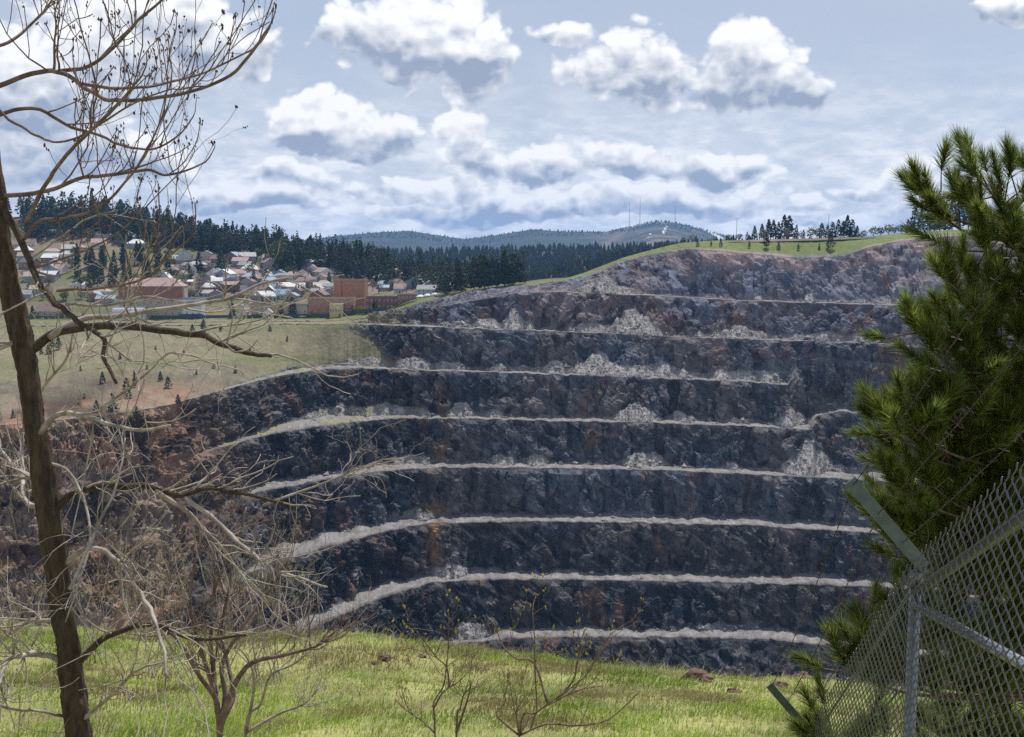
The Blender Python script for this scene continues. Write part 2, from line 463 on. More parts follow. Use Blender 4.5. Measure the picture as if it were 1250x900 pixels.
for k in range(1, 9):
    up, dn = P_C[k - 1], P_C[k]
    wf = tab(WF[k])
    jit = fbm(np.stack([XS * 0.05, np.full(NX, 3.3 * k), np.zeros(NX)], -1), 3, 80 + k)
    wf = wf * (0.35 + 1.15 * jit)
    h = np.zeros(NX)
    for (xc, hw, hh) in TAL[k]:
        h = np.maximum(h, hh * 1.05 * np.clip(1 - np.sqrt((XS - xc) ** 2 + 6) / max(hw * 1.25, hh * 2.3), 0, 1))
    base = 4.0 * fbm(np.stack([XS * 0.075, np.full(NX, 5.1 * k), np.zeros(NX)], -1), 2, 90 + k) ** 3 * (1.2 if k < 6 else 0.6)
    h = (h + base * sstep(wf, 0.1, 0.35)) * np.clip(wf / 0.25, 0.25, 1)
    h = np.interp(XS + 5 * (fbm(np.stack([XS * .25, np.full(NX, 9.1 * k), np.zeros(NX)], -1), 2, 44) - .5) * 2, XS, h)
    h *= 0.65 + 0.6 * fbm(np.stack([XS * 0.08, np.full(NX, 2.1 * k), np.zeros(NX)], -1), 2, 33 + k)
    talus_h[k] = h
    gap = np.linalg.norm((up - dn)[:, :2], axis=1)
    zgap = up[:, 2] - dn[:, 2]
    h = np.minimum(h, zgap * 0.9)
    wf = np.maximum(wf, np.minimum(.93, h * 1.2 / np.maximum(gap, 1)) * (h > 2.5))
    toe = dn.copy()
    toe[:, :2] = dn[:, :2] + (up - dn)[:, :2] * wf[:, None]
    run = np.minimum(h * 1.2, gap * np.maximum(wf, 0.05) * 0.96)
    foot = toe.copy()
    foot[:, :2] -= (up - dn)[:, :2] * (run / np.maximum(gap, 1))[:, None]
    foot[:, 2] += 0.15
    toe[:, 2] += np.maximum(h, 0.2)
    nf = 22 if k == 1 else 28
    add_rows(up, toe, nf, 0, k)
    add_rows(toe, foot, 9, 3, k)
    add_rows(foot, dn, 4, 1, k)
floor_d = np.minimum(CP[8][2] - 12, 506 * curve)
P9 = np.stack([P_C[8][:, 0] * floor_d / CP[8][2], floor_d, np.full(NX, -214.0)], -1)
add_rows(P_C[8], P9, 24, 0, 9)
P10 = P9.copy(); P10[:, :2] *= 0.35; P10[:, 2] = -216
add_rows(P9, P10, 8, 1, 9)
P11 = P10.copy(); P11[:, :2] *= 0.55; P11[:, 2] = -160
add_rows(P10, P11, 4, 0, 9, True)
PP = np.array(rowsP); NR = len(PP)
TT = np.array(rowsT)[:, None] * np.ones(NX)
KK = np.array(rowsK)[:, None] * np.ones(NX)
VV = np.array(rowsV)[:, None] * np.ones(NX)
XX = np.ones(NR)[:, None] * XS
face = (TT == 0) * 1.0
# left hand grass slope: the long slope between the town edge and the first left bench
xb = np.where(KK == 3, 428 + 52 * VV, 428) + 22 * (fbm(PP / 12.0, 3, 19) - .5)
slope = ((KK <= 3) & (TT == 0)) * sstep(xb - XX, -16, 16)
# displacement
du = np.gradient(PP, axis=1); dv = np.gradient(PP, axis=0)
NN = np.cross(du, dv); NN /= np.maximum(np.linalg.norm(NN, axis=-1, keepdims=True), 1e-6)
NN *= np.where(NN[..., 2:3] < -0.2, -1, 1)
flip = np.where((NN[..., 1:2] > 0) & (np.abs(NN[..., 2:3]) < 0.2), -1, 1); NN = NN * flip
edge = np.clip(np.minimum(VV * 7, (1 - VV) * 9), 0.12, 1)
leftw = sstep(-XX, -560, -480)
W1 = PP + (fbm(PP / 17.0, 3, 3)[..., None] - 0.5) * 10
cv, ce_ = cells(W1 / np.array([9.5, 9.5, 13.0]), 11)
tilt = PP @ np.array([[0.82, 0, 0.57], [0, 1, 0], [-0.57, 0, 0.82]])
dmask = sstep(fbm(PP / 40.0, 3, 25), .45, .6)[..., None]
qb = (PP * (1 - dmask) + tilt * dmask) + (fbm(PP / 5.0, 2, 5)[..., None] - 0.5) * 3
cv2, ce2 = cells(qb / np.array([3.6, 3.6, 3.0]), 23)
cv3, ce3 = cells(qb / np.array([1.7, 1.7, 2.1]), 29)
rg = ridged(tilt / np.array([9.0, 8.0, 5.5]), 4, 41)
cvs, ces = cells((PP + (fbm(PP / 7.0, 2, 7)[..., None] - 0.5) * 4) / np.array([5.2, 5.2, 15.0]), 37)
f1 = fbm(PP / 26.0, 4, 61); f2 = fbm(PP / 2.6, 3, 67)
colm = ridged(PP / np.array([7.0, 7.0, 34.0]), 3, 43)
f3 = fbm(PP / 7.0, 5, 63, 0.6)
disp = (cv - 0.5) * 2.0 + (cvs - 0.5) * 2.8 + (cv2 - 0.5) * 1.3 * (.5 + leftw) + (cv3 - .5) * .55 * (.6 + leftw) + (f1 - 0.5) * 6.0 + (rg - 0.55) * 2.6 * (.4 + .8 * dmask[..., 0]) + (f2 - 0.5) * 1.0 + (colm - 0.55) * 1.7 + (f3 - 0.5) * (1.5 + 1.5 * leftw)
disp -= 0.45 * np.exp(-(ce_ / 0.05) ** 2)
disp *= face * edge * (1 - slope) * (1 - 0.35 * (KK <= 1))
disp *= 1 + 0.35 * leftw
disp *= np.where((KK < 3) & (XX < 450), 0.12, 1.0)
tal = (TT == 3) * 1.0
disp += tal * ((fbm(PP / 2.4, 4, 71, .65) - 0.5) * 1.5)
disp += (TT == 1) * (fbm(PP / 2.2, 3, 73) - 0.5) * 0.9
disp += (TT == 2) * (fbm(PP / 6.0, 3, 73) - 0.5) * 1.2
disp += slope * ((fbm(PP / 30.0, 4, 77) - 0.5) * 7.0 + (ridged(PP / np.array([14., 40., 40.]), 3, 78) - 0.5) * 2.0 * sstep(-XX, -330, -230)) * edge * (.25 + .75 * sstep(-XX, -380, -280))
PD = PP + NN * disp[..., None]
PD[0] = P_G
# ---- base colours of the pit surface
lv = np.array([.0, .125, .105, .082, .066, .062, .074, .042, .032, .030])  # lower levels darker: different rock units, plus pit shade put into the albedo
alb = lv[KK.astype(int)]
alb = alb * (0.60 + 0.50 * sstep(XX, 420, 760))  # rock darker towards the left
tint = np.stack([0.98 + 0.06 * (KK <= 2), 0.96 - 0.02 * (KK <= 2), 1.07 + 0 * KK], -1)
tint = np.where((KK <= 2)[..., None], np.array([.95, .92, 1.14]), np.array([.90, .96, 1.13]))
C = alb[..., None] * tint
C = C * (0.62 + 0.75 * fbm(PP / 14.0, 5, 101))[..., None]
C = C * (0.80 + 0.40 * cv2)[..., None] * (0.8 + 0.4 * cv)[..., None] * (.85 + .3 * cv3)[..., None] * (.70 + .6 * cvs)[..., None]
bed = vnoise(np.stack([tilt[..., 0] / 30, tilt[..., 1] / 30, (tilt[..., 2] + 5 * f1) / 1.1], -1), 107)
C = C * (.72 + .56 * bed)[..., None]
hue = fbm(PP / 30.0, 4, 103)[..., None]
C = C * (1 + (sstep(hue, .50, .66) * np.array([.34, .14, -.06])) + (sstep(-hue, -.45, -.34) * np.array([-.12, .0, .08])))
pale = sstep(ridged(tilt / np.array([22., 9., 6.]), 5, 105), 0.76, 0.90) * 0.6
C = C + (np.array([.20, .19, .19]) - C) * (pale * face)[..., None]
# rust and ochre stains running down the faces
sx = np.stack([PP[..., 0] / 9.0, PP[..., 1] / 9.0, PP[..., 2] / 60.0], -1)
rs = sstep(fbm(sx, 4, 111), 0.56, 0.68) * sstep(fbm(PP / 45.0, 3, 112), 0.47, 0.62)
rust = np.where((fbm(PP / 20.0, 2, 113) > 0.5)[..., None], np.array([.20, .105, .055]), np.array([.16, .075, .065]))
C = C + (rust - C) * (rs * face * 0.42)[..., None]
corner = np.exp(-((XX - 532) / 14.0) ** 2) * ((KK >= 4) & (KK <= 7)) * face * sstep(f1, 0.35, 0.6)  # sunlit orange-brown edge of the wall corner, put into the colour
C = C + (np.array([.24, .14, .07]) - C) * (corner * 0.8)[..., None]
blk = sstep(fbm(sx * 1.3, 4, 118), 0.60, 0.72) * face
C *= (1 - 0.55 * blk)[..., None]
# gravel benches and talus
gr = np.array([.20, .19, .185]) * (0.2 + 1.5 * fbm(PP / 3.5, 5, 121, .65))[..., None]
hcol = np.take_along_axis(np.array([talus_h.get(k, np.zeros(NX)) for k in range(10)]), KK.astype(int), axis=0)
gr = gr * np.where((TT == 3)[..., None], 1.55, 1.0)
ge = np.array([.22, .22, .11])
gmix = sstep(fbm(PP / 9.0, 3, 123), 0.5, 0.66) * ((KK >= 2) & (KK <= 4)) * sstep(-XX, -700, -420)
gr = gr + (ge - gr) * (gmix * 0.75)[..., None]
isb = np.where(TT == 3, .35 + .65 * sstep(hcol, 1.5, 4.5), (TT == 1) * 1.0)
C = C + (gr - C) * isb[..., None]
# crumbled pale rim just under each edge
cr = face * np.clip(1 - VV * 9, 0, 1) * sstep(fbm(PP / 3.0, 3, 125), 0.42, 0.6)
C = C + (gr * 0.8 - C) * (cr * 0.55)[..., None]
# weathered loose soil under the top right rim
ws = sstep(-VV, -0.42, -0.22) * (KK == 1) * face * sstep(XX, 740, 900) * sstep(fbm(PP / 12.0, 4, 127), 0.36, 0.56)
C = C + (np.array([.33, .25, .24]) - C) * (ws * 0.9)[..., None]
# brown and red broken soil of the left side
soil = np.array([.215, .160, .115]) * (0.55 + 0.9 * fbm(PP / 8.0, 5, 131))[..., None]
soil = np.where((fbm(PP / 22.0, 3, 132) > 0.52)[..., None], soil * np.array([1.05, .86, .78]), soil)
sm = sstep(-XX + 90 * (fbm(PP / 30.0, 4, 133) - 0.5), -330, -170) * (KK >= 3) * (1 - slope)
sm = np.maximum(sm, slope * (KK == 3) * sstep(VV + 0.5 * (fbm(PP / 25.0, 4, 134) - 0.5), 0.45, 0.95) * sstep(-XX, -340, -210))
dkr = sstep(fbm(PP / np.array([26., 26., 9.]), 5, 135), 0.50, 0.60)
soil = soil * (1 - 0.72 * dkr)[..., None]
C = C + (soil - C) * sm[..., None]
# dry grass slope with greener strips
dg = np.array([.178, .158, .096]) * (0.65 + 0.7 * fbm(PP / 5.0, 5, 141))[..., None]
gg = np.array([.120, .140, .048])
scy = 310 + FPX * (-PP[..., 2]) / PP[..., 1]
green = sstep(fbm(PP / 16.0, 4, 143), 0.52, 0.72) * 0.7
path = np.exp(-((scy - (446 - (XX - 100) * 0.03)) / 3.0) ** 2) * (XX < 400) + np.exp(-((scy - 401) / 3.0) ** 2) * 0.7
dg = dg + (gg - dg) * np.clip(green * 0.3 + path * .8, 0, 0.9)[..., None]
gm = np.clip(slope * (1 - sm), 0, 1)
greenrim = (TT == 2) * 1.0
knoll = ((KK <= 2) & (TT != 2)) * sstep(-XX, -520, -470) * (1 - slope)
gm = np.clip(gm + knoll * sstep(fbm(PP / 6.0, 3, 147), 0.35, 0.6), 0, 1)
C = C + (dg - C) * gm[..., None]
rimg = np.array([.135, .165, .050]) * (0.7 + 0.6 * fbm(PP / 5.0, 4, 149))[..., None]
C = C + (rimg - C) * (greenrim * 0.95)[..., None]
pit_me = mesh_from("open_pit", PD.reshape(-1, 3), [grid_faces(NR, NX)], False)
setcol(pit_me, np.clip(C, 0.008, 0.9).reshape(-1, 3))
M_ROCK = mat_vc("pit_rock", 0.92, 0.55, 0.55, 0.45, 0.45)
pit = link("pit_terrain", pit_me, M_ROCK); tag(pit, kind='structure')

# loose blocks lying on the benches and the talus
def rock_blob(n):
    """n unit rocks: squashed, jittered octahedra"""
    o = np.array([(1,0,0),(-1,0,0),(0,1,0),(0,-1,0),(0,0,1),(0,0,-1)], float)
    f = np.array([(0,2,4),(2,1,4),(1,3,4),(3,0,4),(2,0,5),(1,2,5),(3,1,5),(0,3,5)])
    v = o[None] * rng.uniform(0.55, 1.25, (n, 6, 1)) + rng.normal(0, 0.16, (n, 6, 3))
    a = rng.uniform(0, 6.28, n); c, s = np.cos(a), np.sin(a)
    Rz = np.zeros((n, 3, 3)); Rz[:, 0, 0] = c; Rz[:, 0, 1] = -s; Rz[:, 1, 0] = s; Rz[:, 1, 1] = c; Rz[:, 2, 2] = 1
    return np.einsum('nij,nkj->nki', Rz, v), f
rb = MB()
cand = np.argwhere(((TT == 3) | (TT == 1)) & (XX > 240) & (XX < 1130) & (KK < 9))
hk = np.zeros((10, NX))
for k in talus_h: hk[k] = talus_h[k]
wgt = np.array([(0.35 + hk[int(KK[r, c]), c]) * (2.0 if TT[r, c] == 3 else 0.8) for r, c in cand])
pick = cand[rng.choice(len(cand), 15000, p=wgt / wgt.sum())]
pos = PD[pick[:, 0], pick[:, 1]] + rng.normal(0, 0.5, (len(pick), 3)) * np.array([1, 1, 0.1])
sz = 0.18 + rng.pareto(2.8, len(pick)) * 0.26; sz = np.minimum(sz, 2.0)
bv, bf = rock_blob(len(pick))
bv = bv * sz[:, None, None] * np.array([1, 1, 0.75]) + pos[:, None] + (np.array([0, 0, 0.25]) * sz[:, None])[:, None]
allf = (bf[None] + (np.arange(len(pick)) * 6)[:, None, None]).reshape(-1, 3)
rb.add(bv.reshape(-1, 3), allf)
rb.c.append(np.repeat((np.array([.30, .285, .27]) * rng.uniform(0.4, 1.15, (len(pick), 1))), 6, axis=0))
rub = rb.build("rubble", mat_vc("rubble_stone", 0.9, 1.5, 0.0, 1, 0.2), pit); tag(rub, kind='stuff')

# ================================================================== town hillside and plateau behind the rim
HX = np.concatenate([np.arange(-420, 700, 6.0), np.arange(700, 1500, 12.0)])
SKY_Y = [(-420,262),(0,266),(60,262),(120,262),(200,281),(260,296),(300,302),(400,312),(450,322),(500,335),(560,345),(620,347),(660,342),(700,338),(760,315),(830,297.5),(1500,275)]
SKY_D = [(-420,1150),(0,1150),(200,1110),(400,1080),(500,1060),(560,980),(640,900),(700,860),(830,860),(1500,840)]
hyG, hdG = tab(GY, HX), tab(GD, HX)
hyS, hdS = np.minimum(tab(SKY_Y, HX), hyG - 0.2), tab(SKY_D, HX)
rows = []
front = at(HX, hyG + 2.5, hdG - 6)
rows.append(front)
for t in np.linspace(0, 1, 40):
    rows.append(at(HX, hyG + (hyS - hyG) * t, hdG + (hdS - hdG) * t))
top = rows[-1]
for j, (s, dz) in enumerate([(1.06, -4), (1.15, -18), (1.3, -45), (1.6, -80), (2.2, -95)]):
    b = top * s; b[:, 2] = top[:, 2] + dz; rows.append(b)
HP = np.array(rows)
HP[1:, :, 2] += (fbm(HP[1:] / 40.0, 3, 201) - 0.5) * 5.0 * sstep(np.arange(1, len(HP)), 1, 8)[:, None] * (HX < 700)[None]
hc = np.array([.105, .110, .050]) * (0.6 + 0.8 * fbm(HP / 22.0, 4, 203))[..., None]
br = sstep(fbm(HP / 35.0, 4, 205), 0.45, 0.62)
hc = hc + (np.array([.17, .135, .09]) * (0.7 + 0.6 * fbm(HP / 6.0, 3, 207))[..., None] - hc) * br[..., None]
hme = mesh_from("town_hillside", HP.reshape(-1, 3), [grid_faces(*HP.shape[:2])], True)
setcol(hme, hc.reshape(-1, 3))
tag(link("town_hillside", hme, mat_vc("hill_soil", 0.95, 0.25, 0.3, 0.4, 0.35)), kind='structure')
def hill(px, py):
    """ground point of the hillside seen at that spot"""
    yG, dG = np.interp(px, HX, hyG), np.interp(px, HX, hdG)
    yS, dS = np.interp(px, HX, hyS), np.interp(px, HX, hdS)
    t = float(np.clip((py - yG) / (yS - yG), 0, 1.0))
    p = at(px, yG + (yS - yG) * t, dG + (dS - dG) * t)
    i = t * 39 + 1; i0 = int(min(i, 39)); c = np.interp(px, HX, np.arange(len(HX))); c0 = int(min(c, len(HX) - 2))
    fi, fc = i - i0, c - c0
    i1 = min(i0 + 1, 40)
    q = (HP[i0, c0] * (1 - fc) + HP[i0, c0 + 1] * fc) * (1 - fi) + (HP[i1, c0] * (1 - fc) + HP[i1, c0 + 1] * fc) * fi
    return Vector(q)
def slope_pt(px, py):
    """surface point of the pit mesh nearest to that spot of the photograph (left grass slope)"""
    c = int(np.argmin(np.abs(XS - px)))
    yy = 450 - FPX * ((PD[:, c] @ np.array([0, _sp, _cp])) / (PD[:, c] @ np.array([0, _cp, -_sp])))
    r = int(np.argmin(np.abs(yy[:160] - py)))
    return Vector(PD[r, c])

# ================================================================== far ground, ridges and mountain
gx = np.linspace(-12800, 12800, 60); gyy = np.concatenate([np.linspace(900, 4000, 20), np.linspace(4500, 12500, 16)])
GX, GYY = np.meshgrid(gx, gyy)
gz = -150 + (fbm(np.stack([GX / 1500, GYY / 1500, 0 * GX], -1), 4, 301) - 0.5) * 60 
gv = np.stack([GX, GYY, gz], -1)
fgm = mesh_from("far_ground", gv.reshape(-1, 3), [grid_faces(*GX.shape)], True)
tag(link("far_ground", fgm, mat("far_ground_cover", (.06, .075, .035), 0.95, 0.4, 0.004)), kind='structure')

def ridge_sheet(name, skyp, D, depth, zdrop, xs, amp, seed, nr=40, ns=2.0):
    y = np.interp(xs, [p[0] for p in skyp], [p[1] for p in skyp])
    top = at(xs, y, D)
    rows = []
    for t in np.linspace(0, 1, nr):
        p = top.copy(); s = 1 - depth * t; p[:, :2] *= s; p[:, 2] = top[:, 2] - zdrop * (t ** 0.9)
        rows.append(p)
    for s, dz in ((1.04, -0.18), (1.15, -0.6), (1.3, -1.0)):
        p = top.copy(); p[:, :2] *= s; p[:, 2] = top[:, 2] + zdrop * dz; rows.insert(0, p)
    V = np.array(rows)
    V[..., 2] += (ridged(V / (amp * 14.0), 5, seed) - 0.6) * amp * sstep(np.abs(np.arange(len(rows)) - 3.0), 0, 5)[:, None]
    return V
# mountain with the ski runs
MSK = [(-400,306),(250,304),(380,292),(455,284),(500,282),(540,288),(565,292),(600,288),(650,280),(690,283),(740,283),(770,277),(800,270.5),(825,272),(850,278),(880,287),(905,295),(960,299),(1100,303),(1600,306)]
mxs = np.arange(-400, 1600, 2.0)
MV = ridge_sheet("mountain", MSK, 6400, 0.34, 170, mxs, 42, 401, 60)
MV[3] = at(mxs, np.interp(mxs, [p[0] for p in MSK], [p[1] for p in MSK]) + (fbm(np.stack([mxs * .45, 0 * mxs, 0 * mxs], -1), 3, 402) - .5) * 1.6, 6400)
mc = np.array([.030, .040, .034]) * (0.6 + 0.9 * fbm(MV / 90.0, 4, 405))[..., None]
mpx = 625 + FPX * MV[..., 0] / MV[..., 1]; mpy = 310 - FPX * MV[..., 2] / MV[..., 1]
bare = sstep(fbm(MV / 260.0, 4, 407), 0.50, 0.62) * np.exp(-((mpx - 790) / 60) ** 2)
bare = np.maximum(bare, 0.8 * np.exp(-(((mpx - 750) + (mpy - 290) * 1.2) / 7) ** 2) * sstep(mpy, 282, 286))
mc = mc + (np.array([.20, .16, .12]) - mc) * (bare * 0.75)[..., None]
for (sx0, sy0, sx1, sy1, wd) in [(858, 280, 884, 293, 1.7), (868, 281, 876, 292, 1.3), (812, 277, 808, 285, .9), (793, 286, 789, 292, .7)]:
    L2 = (sx1 - sx0) ** 2 + (sy1 - sy0) ** 2
    tt = np.clip(((mpx - sx0) * (sx1 - sx0) + (mpy - sy0) * (sy1 - sy0)) / L2, 0, 1)
    dd = np.hypot(mpx - sx0 - tt * (sx1 - sx0), mpy - sy0 - tt * (sy1 - sy0)) + (fbm(MV / 60.0, 3, 409) - .5) * 2.4
    mc = mc + (np.array([.62, .64, .68]) - mc) * sstep(-dd, -wd, -wd * 0.4)[..., None]
mme = mesh_from("mountain", MV.reshape(-1, 3), [grid_faces(*MV.shape[:2])], False)
setcol(mme, mc.reshape(-1, 3))
tag(link("mountain", mme, mat_vc("mountain_cover", 0.95, 0.02, 12.0, 0.03, 0.45)), kind='structure')
# two wooded ridges between the town and the mountain
WSK = [(380,318),(480,312),(560,309),(600,308),(650,307),(700,306),(760,305),(830,302),(900,301),(1000,300),(1150,300),(1300,302)]
WSK2 = [(560,362),(640,345),(700,328),(760,316),(800,309),(840,304),(900,304),(1000,306),(1200,310)]
ridges = []
for nm, sk, D, dep, zd, sd in (("wooded_ridge", WSK, 2300, 0.30, 70, 421), ("wooded_slope", WSK2, 1500, 0.22, 70, 431)):
    rx = np.arange(sk[0][0], sk[-1][0], 6.0)
    V = ridge_sheet(nm, sk, D, dep, zd, rx, 12, sd, 24)
    cc = np.array([.05, .06, .03]) * (0.6 + 0.8 * fbm(V / 60.0, 3, sd))[..., None]
    me = mesh_from(nm, V.reshape(-1, 3), [grid_faces(*V.shape[:2])], True); setcol(me, cc.reshape(-1, 3))
    tag(link(nm, me, mat_vc("ridge_soil", 0.95, 0.1, 0.0, 1, 0.3)), kind='structure')
    ridges.append((V, D))
# ================================================================== tree kinds
M_BARK = mat("pine_bark", (.11, .075, .055), 0.95, 0.35, 3.0)
M_BARKD = mat("grey_bark", (.16, .135, .12), 0.95, 0.35, 3.0)
M_PINE = mat_vc("pine_needles_far", 0.85, 1.0, 0.0, 1, 0.25, transl=0.12)
M_BUSH = mat_vc("bush_leaves", 0.85, 1.0, 0.0, 1, 0.25, transl=0.2)
def clump_cloud(mb, centers, sizes, cols, flat=0.6):
    n = len(centers)
    v, f = rock_blob(n)
    v = v * sizes[:, None, None] * np.array([1, 1, flat]) + centers[:, None]
    allf = (f[None] + (np.arange(n) * 6)[:, None, None]).reshape(-1, 3)
    mb.add(v.reshape(-1, 3), allf); mb.c.append(np.repeat(cols, 6, axis=0))
def pine_protos(n=7):
    out = []
    for i in range(n):
        cone = rng.uniform(0.1, .8); wid = rng.uniform(0.15, 0.24); low = rng.uniform(0.06, 0.2)
        m = 260
        t = rng.uniform(0, 1, m) ** 0.85
        prof = (1 - t) ** (0.40 + 0.5 * cone) * (0.55 + 0.45 * np.minimum(1, t * 6 + 0.2))
        lob = 0.7 + 0.5 * rng.random(40)[(t * 12).astype(int)]
        r = wid * prof * lob * np.sqrt(rng.uniform(0.25, 1, m)) + 0.004
        a = rng.uniform(0, 6.283, m)
        c = np.stack([r * np.cos(a), r * np.sin(a), low + t * (1 - low) - 0.15 * r], -1)
        s = rng.uniform(0.024, 0.052, m) * (1.1 - 0.5 * t)
        col = np.array([.030, .050, .026]) * rng.uniform(0.6, 1.5, (m, 1)) * rng.uniform(0.75, 1.35, (1, 3))
        mb = MB(); clump_cloud(mb, c, s, col, 0.75)
        crown = mb.mesh("crown"); crown.materials.append(M_PINE)
        tb = MB(); tb.tube([(0, 0, -0.04), (0.003, 0, .35), (0, .003, .75), (0, 0, .96)], [.016, .012, .007, .002], 6)
        trunk = tb.mesh("trunk"); trunk.materials.append(M_BARK)
        out.append((crown, trunk))
    return out
PINES = pine_protos()
def leafy_protos(n, col, dens, bare=False):
    out = []
    for i in range(n):
        tb = MB(); tips = []
        tb.tube([(0, 0, -.05), (0.01, 0, .2), (0, .02, .4)], [.035, .028, .02], 6)
        for j in range(14 if bare else 7):
            a = rng.uniform(0, 6.28); l = rng.uniform(.3, .6); e = rng.uniform(.4, 1.3)
            p0 = np.array([0, 0, rng.uniform(.15, .4)]); d = np.array([math.cos(a) * math.cos(e), math.sin(a) * math.cos(e), math.sin(e)])
            p1 = p0 + d * l * .5 + rng.normal(0, .03, 3); p2 = p0 + d * l + np.array([0, 0, .08])
            tb.tube([p0, p1, p2], [.016, .010, .004], 4, False); tips.append((p1, p2))
            if bare:
                for _ in range(7):
                    q0 = p1 + (p2 - p1) * rng.random(); q1 = q0 + rng.normal(0, .11, 3) + np.array([0, 0, .08])
                    tb.tube([q0, q1], [.007, .003], 3, False)
        trunk = tb.mesh("trunk"); trunk.materials.append(M_BARKD)
        m = dens
        u = rng.normal(0, 1, (m, 3)); u /= np.linalg.norm(u, axis=1, keepdims=True)
        rr = rng.uniform(0.35, 1, m)[:, None] ** 0.5
        c = u * rr * np.array([.36, .36, .34]) * (0.75 + 0.5 * rng.random((m, 1))) + np.array([0, 0, .58])
        s = rng.uniform(.03, .075, m) if not bare else rng.uniform(.012, .03, m)
        cols = np.array(col) * rng.uniform(0.6, 1.4, (m, 1))
        mb = MB(); clump_cloud(mb, c, s, cols, 0.8)
        crown = mb.mesh("crown"); crown.materials.append(M_BUSH)
        out.append((crown, trunk))
    return out
GREENB = leafy_protos(3, (.085, .125, .028), 130)
YELLB = leafy_protos(3, (.17, .20, .035), 120)
BAREB = leafy_protos(3, (.14, .10, .085), 90, True)
TANB = leafy_protos(2, (.20, .15, .075), 110, True)
def tree(name, proto, p, h, label, cat='tree', group=None, wide=1.0):
    o = empty(name, p, rng.uniform(0, 6.28))
    o.scale = (h * wide, h * wide, h)
    link('crown', proto[0], None, o); link('trunk', proto[1], None, o)
    tag(o, label, cat, group)
    return o
def pick(l): return l[int(rng.integers(len(l)))]
def pxh(p, h):            # height in photograph pixels -> metres at that spot
    return h * p[1] / FPX
# -- pines of the wooded hillside
def scatter(n, x0, x1, f0, f1, hmin, hmax, label, group, name='pine_tree'):
    for _ in range(n):
        x = rng.uniform(x0, x1); ys = np.interp(x, HX, hyS)
        y = ys + rng.uniform(f0(x), f1(x)) if callable(f0) else rng.uniform(max(f0, ys), f1)
        p = hill(x, y); p.z -= 0.3
        tree(name, pick(PINES), p, rng.uniform(hmin, hmax), label, 'tree', group, rng.uniform(0.9, 1.35))
G_P1 = 'pines of the dense wood on the left hilltop'
scatter(95, 48, 265, lambda x: 0.0, lambda x: 30 if x < 190 else 16, 19, 27, 'dark pine in the dense wood on the hilltop above the hillside houses', G_P1)
scatter(16, -60, 48, lambda x: 0.0, lambda x: 12, 19, 26, 'dark pine in the dense wood on the hilltop above the hillside houses', G_P1)
scatter(30, 245, 345, lambda x: 0.0, lambda x: 14, 18, 27, 'dark pine on the ridge crest between the wooded hilltop and the town forest', 'pines along the ridge crest')
scatter(34, 92, 195, 322.0, 352.0, 15, 23, 'dark pine in the grove just behind the large salmon-roofed building', 'pines of the grove behind the large building')
scatter(58, 325, 470, 309.0, 336.0, 18, 27, 'dark pine in the town forest above the tall brick theatre block', 'pines above the theatre block')
scatter(46, 440, 622, 328.0, 353.0, 17, 26, 'dark pine at the valley end of the town forest near the knoll', 'pines at the valley end of the town forest')
for (x, y, h, lab) in [(243, 333, 24, 'broad dark pine standing beside the teal hip-roofed house'), (270, 336, 30, 'tall dark pine above the pink-roofed house'),
                       (232, 344, 22, 'narrow dark conifer beside the white ridge house'), (205, 335, 22, 'dark pine right of the grove, above the salmon roof'),
                       (310, 349, 18, 'small dark conifer between the town house roofs'), (402, 347, 16, 'dark conifer beside the left wall of the theatre block')]:
    p = hill(x, y); tree('pine_tree', pick(PINES), p, pxh(p, h), lab, 'tree', None, 1.4)
p = hill(341, 333); tree('round_tree', GREENB[0], p, pxh(p, 44), 'large round grey-green tree standing above the grey gabled house', 'tree', None, .7)
# -- conifers in front of the street buildings
for (x, y, h, lab) in [(284, 389, 19, 'dark pointed conifer beside the small white gable-fronted house'), (343, 389, 17, 'shorter of two pointed conifers before the tan stone row'),
                       (357, 389, 25, 'taller of two pointed conifers before the tan stone row'), (458, 381, 17, 'dark conifer below the tall brick theatre block'),
                       (40, 389, 16, 'dark round conifer left of the brown-roofed ranch house'), (545, 361, 12, 'small conifer on the knoll left of its neighbour'),
                       (563, 360, 15, 'yellow-green pointed tree on the knoll'), (624, 351, 15, 'lone dark conifer on the rim path above the pit')]:
    p = hill(x, y) if x < 540 else Vector(at(x, y, np.interp(x, [q[0] for q in GD], [q[1] for q in GD])))
    tree('conifer', (YELLB[0] if 'yellow' in lab else pick(PINES)), p, pxh(p, h), lab, 'tree', None, 1.5)
# -- small young pines on the dry grass slope
for (x, y, h) in [(126,468,16),(118,502,16),(137,502,24),(157,484,13),(165,474,16),(164,460,11),(154,482,18),(196,464,13),(205,474,15),(219,494,14),(180,452,7),(260,450,7),(287,457,9),(240,457,7),(98,454,8),(50,432,11),(60,434,13),(72,427,16),(16,508,12),(103,487,7),(96,497,7),(165,503,9),(172,508,7),(36,420,11),(62,425,18),(235,407,11),(248,406,16),(270,404,9),(330,404,8),(351,416,7),(225,430,6),(190,428,6),(305,430,7),(30,470,10),(146,440,9)]:
    p = slope_pt(x, y); p.z -= 0.3
    tree('young_pine', pick(PINES), p, pxh(p, h), 'small young pine growing on the dry grass slope below the town fence', 'tree', 'young pines on the grass slope', rng.uniform(1.2, 1.9))
